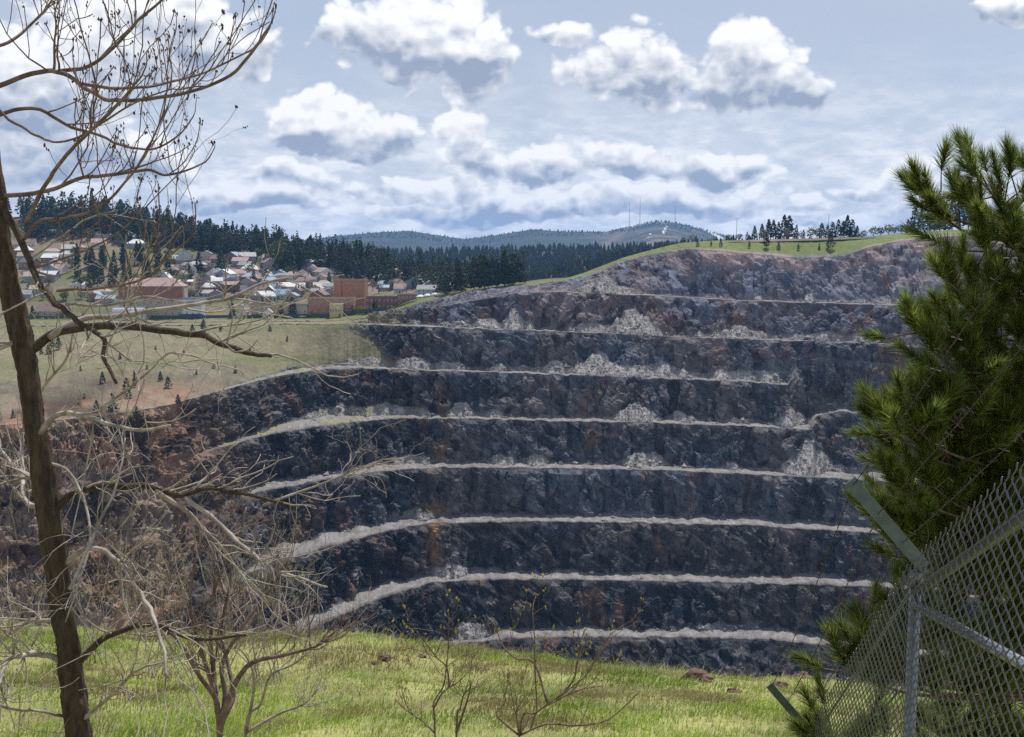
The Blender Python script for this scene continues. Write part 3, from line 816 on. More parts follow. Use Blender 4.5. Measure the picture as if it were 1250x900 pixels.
# -- rim trees right of the pit
def rimp(x, back=10.0):
    d = np.interp(x, [q[0] for q in GD], [q[1] for q in GD]); y = np.interp(x, [q[0] for q in GY], [q[1] for q in GY])
    q = at(x, y, d); q = q * (1 + back / d); q[2] = at(x, y, d)[2] - 0.3
    return Vector(q)
for (x, h) in [(912,12),(921,19),(930,21),(938,26),(944,25),(950,23),(957,31),(963,30),(972,19),(981,13)]:
    p = rimp(x, rng.uniform(45, 80)); tree('pine_tree', pick(PINES), p, pxh(p, h), 'dark pine in the first clump beside the tall light pole on the rim', 'tree', 'first pine clump on the rim', rng.uniform(1.1, 1.6))
for (x, h) in [(1003,20),(1010,18),(1016,21),(1023,24),(1029,22),(1034,29),(1040,24),(1046,16)]:
    p = rimp(x, rng.uniform(45, 80)); tree('pine_tree', pick(PINES), p, pxh(p, h), 'dark pine in the middle clump behind the parked cars on the rim', 'tree', 'middle pine clump on the rim', rng.uniform(1.1, 1.6))
for (x, h) in [(1108,18),(1116,33),(1124,28),(1132,26),(1140,38),(1147,37),(1154,36),(1162,38),(1171,40),(1182,42),(1195,40)]:
    p = rimp(x, rng.uniform(20, 60)); tree('pine_tree', pick(PINES), p, pxh(p, h), 'dark pine in the tallest clump at the rim corner', 'tree', 'tallest pine clump on the rim', rng.uniform(1.1, 1.5))
for i, (x, h, kd) in enumerate([(890,9,0),(902,10,0),(932,14,2),(962,15,2),(990,15,1),(978,12,3),(1000,14,0),(1055,10,1),(1066,13,1),(1075,12,0),(1085,15,1),(1092,11,3),(1100,13,0),(845,12,3),(835,8,0)]):
    p = rimp(x, rng.uniform(14, 40)); pr = (GREENB, YELLB, TANB, BAREB)[kd]
    lab = ('low green bush along the rim meadow', 'yellow-green budding bush along the rim meadow', 'rusty tan bush in front of the rim pines', 'bare grey bush at the rim edge')[kd]
    tree('bush', pick(pr), p, pxh(p, h), lab, 'bush', ('green rim bushes', 'yellow-green rim bushes', 'tan rim bushes', 'bare rim bushes')[kd], 1.3)
for (x, y, h) in [(852,303,9),(880,303,10),(915,304,9),(936,310,20),(951,306,11),(1013,312,22),(1000,304,8),(868,304,7),(975,308,8)]:
    c = int(np.argmin(np.abs(XS - x))); p = Vector(PD[3, c]); p.z -= 0.2
    tree('young_pine', pick(PINES), p, pxh(p, h), 'small dark young pine on the grassy lip at the top of the pit wall', 'tree', 'young pines on the pit lip', 1.3)
# -- bushes and budding trees in the town
bush_spots = []
for (n, x0, x1, y0, y1, pr, hmin, hmax, lab, g) in [
    (40, 195, 410, 316, 366, GREENB, 4, 8, 'green garden bush among the hillside houses', 'green garden bushes'),
    (34, 60, 335, 272, 350, GREENB, 8, 13, 'rounded green tree on the hillside between the houses', 'rounded green hillside trees'),
    (14, 335, 560, 318, 356, GREENB, 8, 13, 'rounded green tree at the foot of the town forest', 'rounded green trees below the town forest'),
    (16, 90, 330, 300, 350, TANB, 5, 10, 'tan leafless shrub among the hillside houses', 'tan shrubs of the hillside'),
    (80, 205, 420, 322, 374, BAREB, 6, 12, 'bare purplish-grey street tree among the town roofs', 'bare street trees'),
    (16, 440, 560, 330, 362, BAREB, 6, 11, 'bare purplish-grey tree below the town forest', 'bare trees below the town forest'),
    (10, 10, 110, 340, 372, YELLB, 5, 9, 'yellow-green budding tree near the brown-roofed ranch house', 'budding trees near the ranch house'),
    (16, 20, 130, 322, 372, BAREB, 6, 11, 'bare grey tree below the grove on the left hillside', 'bare trees on the left hillside')]:
    for _ in range(n):
        p = hill(rng.uniform(x0, x1), rng.uniform(y0, y1))
        tree('bush' if hmax < 9 else 'street_tree', pick(pr), p, rng.uniform(hmin, hmax), lab, 'bush' if hmax < 9 else 'tree', g, rng.uniform(.9, 1.4))
for (x, y, h, pr, lab) in [(74, 388, 9, YELLB, 'bright yellow-green hedge bush before the ranch house'), (432, 384, 11, GREENB, 'bright green bush under the theatre block'),
                           (385, 387, 12, TANB, 'golden tan bush before the long brick row'), (470, 377, 18, TANB, 'golden leafless tree before the red brick row'), (440, 383, 10, YELLB, 'fresh green bush right under the theatre wall')]:
    p = hill(x, y); tree('bush', pr[0], p, pxh(p, h), lab, 'bush', None, 1.5)

# ================================================================== woods that read as one mass
def wood(name, V, D, n, r0, r1, hmin, hmax, parent_label=None, xlim=None):
    mb = MB(); nr, nc = V.shape[:2]
    r = rng.uniform(r0, r1, n); c = rng.uniform(1, nc - 2, n)
    ri, ci = r.astype(int), c.astype(int); fr, fc = (r - ri)[:, None], (c - ci)[:, None]
    p = (V[ri, ci] * (1 - fc) + V[ri, ci + 1] * fc) * (1 - fr) + (V[ri + 1, ci] * (1 - fc) + V[ri + 1, ci + 1] * fc) * fr
    h = rng.uniform(hmin, hmax, n)
    k = 5; a = np.arange(k) * 2 * math.pi / k
    vs = []
    for (z, rad) in ((0.12, .17), (0.5, .13), (0.75, .08)):
        j = rng.uniform(.6, 1.35, (n, k))
        vs.append(np.stack([np.cos(a) * j * rad, np.sin(a) * j * rad, np.full((n, k), z) + rng.normal(0, .03, (n, k))], -1))
    tip = np.zeros((n, 1, 3)); tip[..., 2] = 1
    v = np.concatenate(vs + [tip], 1) * h[:, None, None] * np.array([1.25, 1.25, 1]) + p[:, None]
    f = []
    for lvl in (0, 1):
        for i in range(k):
            i2 = (i + 1) % k
            f += [(lvl*k+i, lvl*k+i2, lvl*k+k+i2), (lvl*k+i, lvl*k+k+i2, lvl*k+k+i)]
    for i in range(k): f.append((2*k+i, 2*k+(i+1) % k, 3*k))
    f = np.array(f)
    mb.add(v.reshape(-1, 3), (f[None] + (np.arange(n) * (3*k+1))[:, None, None]).reshape(-1, 3))
    tone = np.where(rng.random((n, 1)) < 0.12, np.array([[.075, .075, .035]]), np.array([[.028, .045, .024]]))
    mb.c.append(np.repeat(tone * rng.uniform(.6, 1.4, (n, 1)), 3*k+1, axis=0))
    o = mb.build(name, M_PINE); tag(o, kind='stuff'); return o
def wood_at(name, pts, hmin, hmax):
    n = len(pts); mb = MB(); h = rng.uniform(hmin, hmax, n)
    m = 40
    t = rng.random((n, m)); r = .20 * (1 - t) ** rng.uniform(.4, .9, (n, 1)) * np.minimum(1, t * 4 + .35) * np.sqrt(rng.uniform(.2, 1, (n, m))); a = rng.uniform(0, 6.28, (n, m))
    c = np.stack([r * np.cos(a), r * np.sin(a), .1 + .9 * t], -1) * h[:, None, None] + np.array(pts)[:, None]
    s_ = (rng.uniform(.042, .082, (n, m)) * (1.1 - .5 * t) * h[:, None]).ravel()
    col = np.array([.031, .050, .025]) * rng.uniform(.55, 1.6, (n, 1, 1)) * rng.uniform(.8, 1.3, (n, 1, 3)) * rng.uniform(.7, 1.3, (n, m, 1)) * np.ones(3)
    clump_cloud(mb, c.reshape(-1, 3), s_, col.reshape(-1, 3), .75)
    o = mb.build(name, M_PINE); tag(o, kind='stuff'); return o
def hpts(n, x0, x1, f):
    o = []
    for _ in range(n):
        x = rng.uniform(x0, x1); ys = np.interp(x, HX, hyS); o.append(np.array(hill(x, ys + rng.uniform(*f(x)))))
    return o
wood_at("hilltop_woodland", hpts(430, 30, 345, lambda x: (0, np.interp(x, [55, 190, 260, 345], [34, 22, 16, 14]))), 17, 26)
wood_at("town_woodland", hpts(230, 335, 480, lambda x: (0, 24)) + hpts(170, 450, 640, lambda x: (0, 20)), 15, 24)
wood("ridge_woodland", ridges[0][0], 2300, 4200, 2, 20, 14, 22)
wood("slope_woodland", ridges[1][0], 1500, 2400, 2, 20, 14, 22)
wood("mountain_woodland", MV, 6400, 4500, 2.6, 16, 8, 15)

# ================================================================== houses of the town
WALLC = {'white': (.62, .62, .60), 'cream': (.58, .52, .38), 'tan': (.42, .33, .22), 'grey': (.30, .30, .31), 'blue': (.22, .30, .40), 'teal': (.16, .27, .28),
         'pale blue': (.42, .50, .56), 'brick': (.25, .125, .095), 'red': (.20, .085, .075), 'brown': (.17, .11, .08), 'yellow': (.55, .45, .22), 'orange brick': (.36, .185, .115), 'stone': (.40, .35, .28), 'purple grey': (.26, .24, .28)}
ROOFC = {'white': (.60, .60, .60), 'grey': (.26, .26, .27), 'dark grey': (.10, .10, .115), 'brown': (.19, .135, .115), 'red': (.27, .13, .12), 'pink': (.42, .25, .25), 'salmon': (.36, .25, .23), 'tan': (.36, .27, .21), 'pale': (.40, .38, .36), 'orange': (.33, .21, .16), 'blue': (.25, .33, .42)}
M_WIN = mat("window_glass", (.035, .045, .055), 0.15, 0.3, 2.0, spec=0.6)
M_FRAME = mat("window_frame_paint", (.66, .66, .63), 0.6, 0.1, 4.0)
M_DOOR = mat("door_paint", (.12, .08, .06), 0.6, 0.2, 4.0)
def unit_window():
    g = MB().box(-.5, .5, -.06, .02, 0, 1).mesh("window"); g.materials.append(M_FRAME)
    q = MB().box(-.40, .40, -.09, -.061, .08, .48).box(-.40, .40, -.09, -.061, .53, .92).mesh("pane"); q.materials.append(M_WIN)
    return g, q
WIN_ME, PANE_ME = unit_window()
DOOR_ME = MB().box(-.5, .5, -.08, .02, 0, 1).mesh("door"); DOOR_ME.materials.append(M_DOOR)
def house(px, py, wpx, hpx, rpx, wall, roof, style, label, yaw=0.0, deep=0.7, wins=(3, 1), name='house', cat='house', chimney=False, door=True, p=None):
    p = hill(px, py) if p is None else p
    s = p.y / FPX
    w, h, r = wpx * s, hpx * s, rpx * s; d = max(5.0, w * deep); d = min(d, 16)
    # face the viewer's side of the valley
    o = empty(name, p, R(yaw)); o.location.z -= 0.2
    mw = mat("wall_" + wall.replace(' ', '_'), WALLC[wall], 0.85, 0.14, 0.5)
    mr = mat("roof_" + roof.replace(' ', '_'), ROOFC[roof], 0.8, 0.16, 0.6)
    hw = w / 2; oh = 0.35; low = -6.0
    b = MB().box(-hw, hw, 0, d, low, h)
    rf = MB()
    if style == 'gable':        # ridge across the view
        b.add([(-hw, 0, h), (-hw, d, h), (-hw, d/2, h + r - .1)], [(0, 1, 2)]); b.add([(hw, 0, h), (hw, d, h), (hw, d/2, h + r - .1)], [(0, 2, 1)])
        for sg in (0, 1):
            y0, y1 = (-oh, d/2) if sg == 0 else (d + oh, d/2)
            z0 = h - r * oh / (d/2)
            rf.add([(-hw-oh, y0, z0), (hw+oh, y0, z0), (hw+oh, y1, h+r), (-hw-oh, y1, h+r), (-hw-oh, y0, z0+.22), (hw+oh, y0, z0+.22), (hw+oh, y1, h+r+.22), (-hw-oh, y1, h+r+.22)],
                   [(3,2,1,0),(4,5,6,7),(0,1,5,4),(1,2,6,5),(2,3,7,6),(3,0,4,7)])
    elif style == 'front':      # gable end towards the viewer
        b.add([(-hw, 0, h), (hw, 0, h), (0, 0, h + r - .1)], [(0, 1, 2)]); b.add([(-hw, d, h), (hw, d, h), (0, d, h + r - .1)], [(0, 2, 1)])
        for sg in (-1, 1):
            x0 = sg * (hw + oh); z0 = h - r * oh / hw
            rf.add([(x0, -oh, z0), (0, -oh, h+r), (0, d+oh, h+r), (x0, d+oh, z0), (x0, -oh, z0+.22), (0, -oh, h+r+.22), (0, d+oh, h+r+.22), (x0, d+oh, z0+.22)],
                   [(3,2,1,0),(4,5,6,7),(0,1,5,4),(1,2,6,5),(2,3,7,6),(3,0,4,7)])
    elif style == 'hip':
        k = min(hw * .6, d * .5)
        rf.add([(-hw-oh, -oh, h), (hw+oh, -oh, h), (hw+oh, d+oh, h), (-hw-oh, d+oh, h), (-hw+k, d/2, h+r), (hw-k, d/2, h+r), (-hw-oh, -oh, h-.2), (hw+oh, -oh, h-.2), (hw+oh, d+oh, h-.2), (-hw-oh, d+oh, h-.2)],
               [(0,1,5,4),(2,3,4,5),(6,7,1,0),(7,8,2,1),(8,9,3,2),(9,6,0,3)], [(1,2,5),(3,0,4)])
    elif style == 'barrel':
        n = 10
        for i in range(n):
            a0, a1 = math.pi * i / n, math.pi * (i + 1) / n
            y0, y1 = d/2 - math.cos(a0) * (d/2+oh), d/2 - math.cos(a1) * (d/2+oh)
            z0, z1 = h + r * math.sin(a0), h + r * math.sin(a1)
            rf.add([(-hw-oh, y0, z0), (hw+oh, y0, z0), (hw+oh, y1, z1), (-hw-oh, y1, z1)], [(0,1,2,3)])
    else:                       # flat roof with a parapet
        t = .35
        rf.box(-hw-.12, hw+.12, -.12, t, h-.3, h+max(r, .5)).box(-hw-.12, hw+.12, d-t, d+.12, h-.3, h+max(r, .5)).box(-hw-.12, -hw+t, t, d-t, h-.3, h+max(r, .5)).box(hw-t, hw+.12, t, d-t, h-.3, h+max(r, .5)).box(-hw+t, hw-t, t, d-t, h-.3, h+.05)
    b.build('wall', mw, o); ro = rf.build('roof', mr, o)
    if chimney:
        MB().box(hw*.35, hw*.35+.8, d*.35, d*.35+.8, h+r*.3, h+r+1.1).build('chimney', mat("chimney_brick", (.28, .13, .10), .9, .2, 2.), ro)
    nc, nr = wins
    for j in range(nr):
        for i in range(nc):
            wx = -hw + w * (i + .5) / nc; wh = min(1.9, h / nr * .62); ww = min(1.25, w / nc * .6)
            wz = h * (j + .5) / nr - wh / 2 + .1
            wo = link('window', WIN_ME, None, o); wo.location = (wx, -.02, wz); wo.scale = (ww, 1, wh)
            po = link('pane', PANE_ME, None, wo)
    if door:
        do = link('door', DOOR_ME, None, o); do.location = (hw * .55 if nc % 2 else 0, -.03, 0.0); do.scale = (1.1, 1, min(2.2, h * .8))
    tag(o, label, cat)
    return o
HOUSES = [
 # px, base y, width, wall height, roof height, wall, roof, style, label, yaw, windows
 (52,258,24,5,3,'tan','white','gable','long tan house with snow-white roof highest under the hilltop wood',8,(4,1)),
 (70,264,12,5,5,'grey','dark grey','front','grey house with dark gable at the edge of the hilltop wood',-10,(2,1)),
 (57,275,17,4,3,'grey','white','gable','low grey house with white roof under the dark-gabled house',5,(3,1)),
 (64,291,11,6,4,'blue','dark grey','gable','small blue house on the upper left hillside road',-12,(2,1)),
 (97,289,26,5,3,'tan','grey','gable','long tan building with grey roof along the upper hillside road',4,(5,1)),
 (126,292,20,5,6,'stone','white','hip','stone house with bright white hipped roof on the upper hillside road',10,(3,1)),
 (148,297,16,8,4,'teal','grey','gable','two-storey teal house with grey roof beside the white hipped roof',-8,(3,2)),
 (36,302,12,6,4,'cream','brown','gable','cream house with brown roof behind the bare tree',15,(2,1)),
 (149,317,7,5,3,'white','white','front','tiny all-white shed at the left edge of the grove',0,(1,1)),
 (174,322,8,7,4,'white','grey','front','narrow white house with grey gable inside the grove',10,(1,2)),
 (218,296,18,4,2,'tan','white','gable','low tan house with white roof under the ridge pines',6,(3,1)),
 (243,300,18,5,3,'cream','pale','gable','cream house with pale roof under the ridge pines',-6,(3,1)),
 (262,294,10,4,3,'white','red','gable','small white house with red roof under the ridge pines',0,(2,1)),
 (291,303,12,5,3,'pale blue','grey','gable','pale blue house with grey roof under the ridge crest',12,(2,1)),
 (318,306,14,5,4,'cream','salmon','front','cream house with salmon gable below the ridge crest',-14,(2,1)),
 (297,316,16,6,4,'teal','orange','hip','teal house with orange hipped roof on the green hillside',6,(3,1)),
 (319,317,13,6,4,'blue','dark grey','gable','blue house with dark roof on the green hillside',-5,(2,1)),
 (239,331,20,7,4,'teal','pale','hip','teal house with wide pale hipped roof on the hillside lawn',4,(3,1)),
 (246,325,16,4,2,'grey','white','flat','flat white-roofed annex above the teal hip-roofed house',0,(3,1)),
 (255,334,13,6,3,'red','dark grey','gable','dark red house beside the teal hip-roofed house',-10,(2,1)),
 (214,332,18,5,4,'tan','orange','gable','tan house with orange roof above the salmon-roofed building',8,(3,1)),
 (201,345,11,6,7,'pale blue','white','front','pale blue house with steep white gable above the salmon roof',-6,(1,1)),
 (226,347,16,4,2,'stone','white','gable','low stone house with long white ridge roof',12,(3,1)),
 (297,338,16,5,5,'white','pink','hip','white house with pink hipped roof on the hillside',0,(3,1)),
 (281,344,15,6,3,'cream','white','flat','cream block with flat white roof under the pink-roofed house',5,(3,2)),
 (314,347,18,6,4,'purple grey','orange','gable','purple-grey house with orange roof beside the bare street trees',-4,(3,1)),
 (331,332,18,8,7,'grey','purple','front','large grey house with steep lilac gable below the round tree',8,(2,2)),
 (352,330,16,8,4,'stone','grey','gable','stone house with grey roof beside the round tree',-6,(3,2)),
 (374,331,36,9,3,'grey','pale','gable','long grey two-storey hall with pale roof under the forest',3,(7,2)),
 (362,343,18,6,4,'tan','tan','hip','tan house with tan hipped roof below the long grey hall',6,(3,1)),
 (377,349,16,7,3,'pale blue','brown','gable','pale blue house with brown roof below the long grey hall',-4,(3,1)),
 (394,350,14,5,4,'brick','tan','hip','brick house with tan hipped roof left of the theatre block',0,(2,1)),
 (355,353,20,4,2,'grey','white','gable','low grey house with long white roof above the tan row',14,(3,1)),
 (328,355,15,6,5,'cream','grey','front','cream house with grey gable above the tan row',-8,(2,1)),
 (302,358,15,5,4,'white','dark grey','gable','white house with dark roof above the tan row',6,(3,1)),
 (268,356,14,6,5,'purple grey','grey','front','purple-grey gabled house right of the blue-banded building',10,(2,1)),
 (290,350,10,4,3,'white','pale','gable','tiny white cottage with pale roof among street trees',0,(2,1)),
 (397,317,12,4,3,'purple grey','pale','gable','purple-grey house with pale roof deep in the town forest',0,(2,1)),
 (352,309,10,4,3,'white','white','gable','small white house where the ridge meets the town forest',0,(2,1)),
 (462,316,9,4,2,'white','white','gable','small bright white house high in the town forest',4,(2,1)),
 (447,319,10,3,2,'grey','pale','gable','small grey house high in the town forest',-6,(2,1)),
 (486,326,9,4,3,'pale blue','white','front','pale blue cottage with white gable in the forest',0,(1,1)),
 (493,346,16,8,5,'white','white','front','white two-storey house with white gable below the forest',12,(2,2)),
 (475,347,11,7,5,'pale blue','blue','front','narrow pale blue house left of the white two-storey house',-8,(1,2)),
 (477,355,24,3,3,'grey','blue','gable','low shed with long blue-grey roof behind the theatre block',4,(4,1)),
 (520,361,20,7,5,'pale blue','grey','gable','pale blue house with grey roof near the knoll',-4,(4,2)),
 (512,335,14,4,3,'brown','pink','gable','brown house with pink roof at the forest edge',0,(3,1)),
 (528,340,14,4,3,'tan','tan','gable','tan house with tan roof at the forest edge',8,(3,1)),
 (544,346,11,7,3,'teal','grey','gable','teal house at the valley end of the forest',-6,(2,2)),
 (554,336,9,3,3,'white','white','front','tiny white house at the valley end of the forest',0,(1,1)),
 (28,368,16,8,5,'blue','grey','gable','blue house with grey roof left of the ranch house',10,(3,2)),
 (110,363,18,6,4,'cream','brown','gable','cream house with brown roof behind the white barrel hall',-6,(3,1)),
 (95,352,13,5,3,'white','white','gable','white house with white roof below the grove',6,(2,1)),
 (128,372,20,7,4,'grey','grey','gable','grey house with grey roof left of the salmon-roofed building',4,(3,1)),
]
ROOFC['purple'] = (.30, .27, .33)
for (x, y, w, h, r, wa, rf, st, lab, yaw, wn) in HOUSES:
    house(x, y, w * 1.15, h * 1.1, r, wa, rf, st, lab, yaw, .75, wn, chimney=(int(x) % 3 == 0 and st != 'flat'))
house(62, 387, 36, 7, 8, 'stone', 'brown', 'gable', 'wide ranch house with brown roof right behind the edge fence', 5, .5, (5, 1))
# large building with the salmon hipped roof: brick storey over a stone base
o = house(185, 391, 76, 40, 10, 'stone', 'salmon', 'hip', 'large three-storey building with brick upper storey and salmon hipped roof', 3, .4, (9, 3), 'large_building', 'building')
s_ = o.location.y / FPX
MB().box(-38.4*s_, 38.4*s_, -.25, 5, 25*s_, 39.4*s_).build('brick_storey', mat("wall_brick", WALLC['brick'], .85, .2, .5), o)
house(163, 394, 38, 9, 7, 'white', 'white', 'barrel', 'white hall with rounded barrel roof beside the edge fence', 3, .35, (6, 1), 'hall', 'building', door=False, p=hill(163, 392) + Vector((0, -9, 0)))
o = house(232, 392, 30, 24, 2, 'white', 'blue', 'flat', 'white block with deep blue bands right of the salmon-roofed building', -4, .4, (4, 2), 'banded_building', 'building')
s_ = o.location.y / FPX
for z0, z1 in ((1.5, 6), (19, 21)):
    MB().box(-15.3*s_, 15.3*s_, -.3, 3, z0*s_, z1*s_).build('blue_band', mat("blue_band_paint", (.03, .06, .30), .5, .1, 1.), o)
house(297, 389, 12, 8, 9, 'cream', 'grey', 'front', 'small white gable-fronted house before the tan row', -6, .8, (1, 1), p=hill(297, 388) + Vector((0, -5, 0)))
house(328, 388, 44, 17, 1.5, 'tan', 'tan', 'flat', 'tan brick row building with two rows of windows', 2, .3, (8, 2), 'row_building', 'building')
house(330, 389, 12, 7, 5, 'white', 'pale', 'front', 'small white porch-fronted house against the tan brick row', 2, .5, (2, 1), p=hill(330, 388) + Vector((0, -8, 0)))
house(363, 388, 25, 15, 1.5, 'stone', 'grey', 'flat', 'stone building with dark arched entrance beside the tan row', 2, .4, (4, 1), 'stone_building', 'building')
house(404, 387, 56, 22, 1.5, 'orange brick', 'tan', 'flat', 'long orange brick row with two window storeys below the theatre', 0, .3, (10, 2), 'row_building', 'building')
house(412, 388, 16, 15, 1.2, 'yellow', 'white', 'flat', 'cream-yellow shopfront standing before the long brick row', 0, .3, (5, 1), 'shopfront', 'building', p=hill(412, 387) + Vector((0, -6, 0)))
o = house(426.5, 380, 38, 38, 1.6, 'orange brick', 'orange', 'flat', 'tall windowless orange brick theatre block rising over the town', -3, .6, (2, 1), 'theatre', 'building', door=False)
for c in o.children:
    if c.name.startswith('window'): c.location.z = 31 * o.location.y / FPX; c.scale = (1.1, 1, 1.6)
s_ = o.location.y / FPX
MB().box(-9.6*s_, -8.6*s_, -.35, 1, 0, 38*s_).build('pilaster', mat("pilaster_brick", (.26, .11, .06), .85, .2, .5), o)
house(466, 380, 40, 16, 1.2, 'red', 'brown', 'flat', 'dark red brick row with tall windows right of the theatre', -3, .3, (8, 2), 'row_building', 'building')
house(497, 375, 24, 8, 1.0, 'brick', 'tan', 'flat', 'low brick shop row at the right end of the street', -5, .3, (5, 1), 'shop_row', 'building')
for i, x in enumerate((513, 522, 531)):
    house(x, 367, 9, 2.2, 2.2, 'white', 'white', 'hip', 'white market tent beside the shop row', 0, .8, (1, 1), 'tent', 'tent', door=False)['group'] = 'white tents beside the shop row'

used = {(h_[5], h_[6], h_[7]) for h_ in HOUSES}
zones = [(205, 335, 318, 352, 34, 'on the green hillside blocks'), (250, 405, 336, 368, 40, 'in the packed blocks above the street rows'), (450, 560, 334, 362, 16, 'in the lower valley blocks'), (10, 135, 300, 372, 16, 'on the left hillside blocks'), (60, 205, 268, 316, 14, 'on the upper left hillside')]
taken = [(h_[0], h_[1]) for h_ in HOUSES]
combos = [(a_, b_, c_) for a_ in WALLC if a_ not in ('orange brick', 'red', 'yellow') for b_ in ROOFC if b_ not in ('red', 'pink', 'orange', 'purple') for c_ in ('gable', 'front', 'hip')]
rng.shuffle(combos)
combos = [c_ for c_ in combos if tuple(c_) not in used]
for (x0, x1, y0, y1, n, where) in zones:
    k = tries = 0
    while k < n and tries < 400:
        tries += 1
        x, y = rng.uniform(x0, x1), rng.uniform(y0, y1)
        if min(math.hypot((x - a_) / 1.9, y - b_) for a_, b_ in taken) < 3.6: continue
        wa, rf, st = combos.pop(); wa, rf, st = str(wa), str(rf), str(st)
        taken.append((x, y)); k += 1
        kind = {'gable': 'long-ridged', 'front': 'gable-fronted', 'hip': 'hip-roofed'}[st]
        house(x, y, rng.uniform(13, 21), rng.uniform(5.5, 9), rng.uniform(3.5, 6), wa, rf, st, '%s %s house with %s roof %s' % (wa, kind, rf, where), rng.uniform(-18, 18), .8, (int(rng.integers(2, 4)), 1), chimney=bool(rng.random() < .3))

# ================================================================== edge fence, cars, poles
M_FENCE = mat("green_fence_paint", (.045, .085, .085), .7, .25, 1.0)
fx = np.arange(30, 478, 8.0)
fr = empty('edge_fence', hill(30, 391)); fr.location = at(30, 388, 768)
base0 = np.array(fr.location)
pan = MB().box(0, 1, -.03, .03, .15, 1.0).mesh('panel'); pan.materials.append(M_FENCE)
pst = MB().box(-.09, .09, -.09, .09, -1.0, 2.6).mesh('post'); pst.materials.append(mat("fence_post_paint", (.10, .12, .12), .7, .2, 1.))
fyy = np.interp(fx, [q[0] for q in GY], [q[1] for q in GY]); fdd = np.interp(fx, [q[0] for q in GD], [q[1] for q in GD]) - 2
fp = at(fx, fyy + .3, fdd)
for i in range(len(fx)):
    q = link('post', pst, None, fr); q.location = fp[i] - base0
    if i + 1 < len(fx):
        d = fp[i + 1] - fp[i]; L = math.hypot(d[0], d[1])
        q = link('panel', pan, None, fr); q.location = fp[i] - base0
        q.rotation_euler = (0, -math.atan2(d[2], L), math.atan2(d[1], d[0])); q.scale = (np.linalg.norm(d), 1, 2.5)
tag(fr, 'long dark green panel fence along the town edge above the grass slope', 'fence')
CARC = {'white': (.7, .7, .7), 'dark blue': (.03, .05, .12), 'red': (.35, .03, .03), 'silver': (.45, .46, .48), 'black': (.02, .02, .022)}
wheel_me = MB().tube([(0, -.11, 0), (0, .11, 0)], .34, 12).mesh('wheel'); wheel_me.materials.append(mat("tyre_rubber", (.02, .02, .02), .9, .2, 3.))
def car(p, yaw, colour, label):
    o = empty('parked_car', p, yaw)
    m = mat("car_paint_" + colour.replace(' ', '_'), CARC[colour], .3, .05, 1., spec=.6)
    b = MB()
    prof = [(-2.2, .35), (2.2, .35), (2.25, .8), (1.2, .95), (-2.2, .98)]
    n = len(prof); v = [(x, -.86, z) for x, z in prof] + [(x, .86, z) for x, z in prof]
    b.add(v, [tuple(range(n))]); b.add(v, [tuple(range(2*n-1, n-1, -1))]); b.add(v, [(i, i+n, (i+1) % n + n, (i+1) % n) for i in range(n)])
    b.build('body', m, o)
    MB().add([(-1.9,-.78,.97),(1.0,-.78,.97),(1.0,.78,.97),(-1.9,.78,.97),(-1.5,-.62,1.42),(.3,-.62,1.42),(.3,.62,1.42),(-1.5,.62,1.42)], [(0,1,5,4),(1,2,6,5),(2,3,7,6),(3,0,4,7),(4,5,6,7)]).build('windows', M_WIN, o)
    MB().box(-1.5, .3, -.63, .63, 1.421, 1.48).build('roof', m, o)
    for x in (-1.35, 1.35):
        for y in (-.8, .8):
            w = link('wheel', wheel_me, None, o); w.location = (x, y, .34)
    tag(o, label, 'car')
for (x, y, c, lab) in [(370, 388.3, 'white', 'white car parked before the stone building'), (352, 388.5, 'silver', 'silver car parked before the tan row'), (78, 389.3, 'red', 'red car parked near the ranch house hedge'), (56, 389.5, 'white', 'white car parked below the ranch house'), (445, 384, 'black', 'black car parked under the theatre block'), (112, 389.4, 'dark blue', 'dark blue car parked left of the barrel hall')]:
    car(hill(x, y) + Vector((0, -2, .1)), rng.uniform(-.2, .2), c, lab)
car(rimp(1028, 4) + Vector((0, 0, .3)), .1, 'white', 'white car parked on the rim meadow before the pines')
car(rimp(1050, 5) + Vector((0, 0, .3)), .1, 'dark blue', 'dark blue car parked on the rim meadow right of the white car')
M_STEEL = mat("galvanised_pole", (.20, .20, .20), .5, .15, 2., metal=.4)
def pole(px, hpx, label, back=25, arm=True):
    p = rimp(px, back); h = pxh(p, hpx); o = empty('light_pole', p)
    MB().tube([(0, 0, -1), (0, 0, h)], [.22, .14], 8).build('pole', M_STEEL, o)
    if arm:
        MB().tube([(-1.6, 0, h), (0, 0, h + .15), (1.6, 0, h)], .09, 6).build('cross_arm', M_STEEL, o)
        for sx in (-1.5, 1.5):
            MB().box(sx - .45, sx + .45, -.25, .25, h - .3, h - .05).build('lamp_head', mat("lamp_housing", (.25, .25, .26), .5, .1, 2.), o)
    tag(o, label, 'pole')
pole(899, 27, 'tall light pole with two lamp heads standing alone on the rim')
pole(1011, 30, 'slim utility pole between the two rim pine clumps', 40, False)
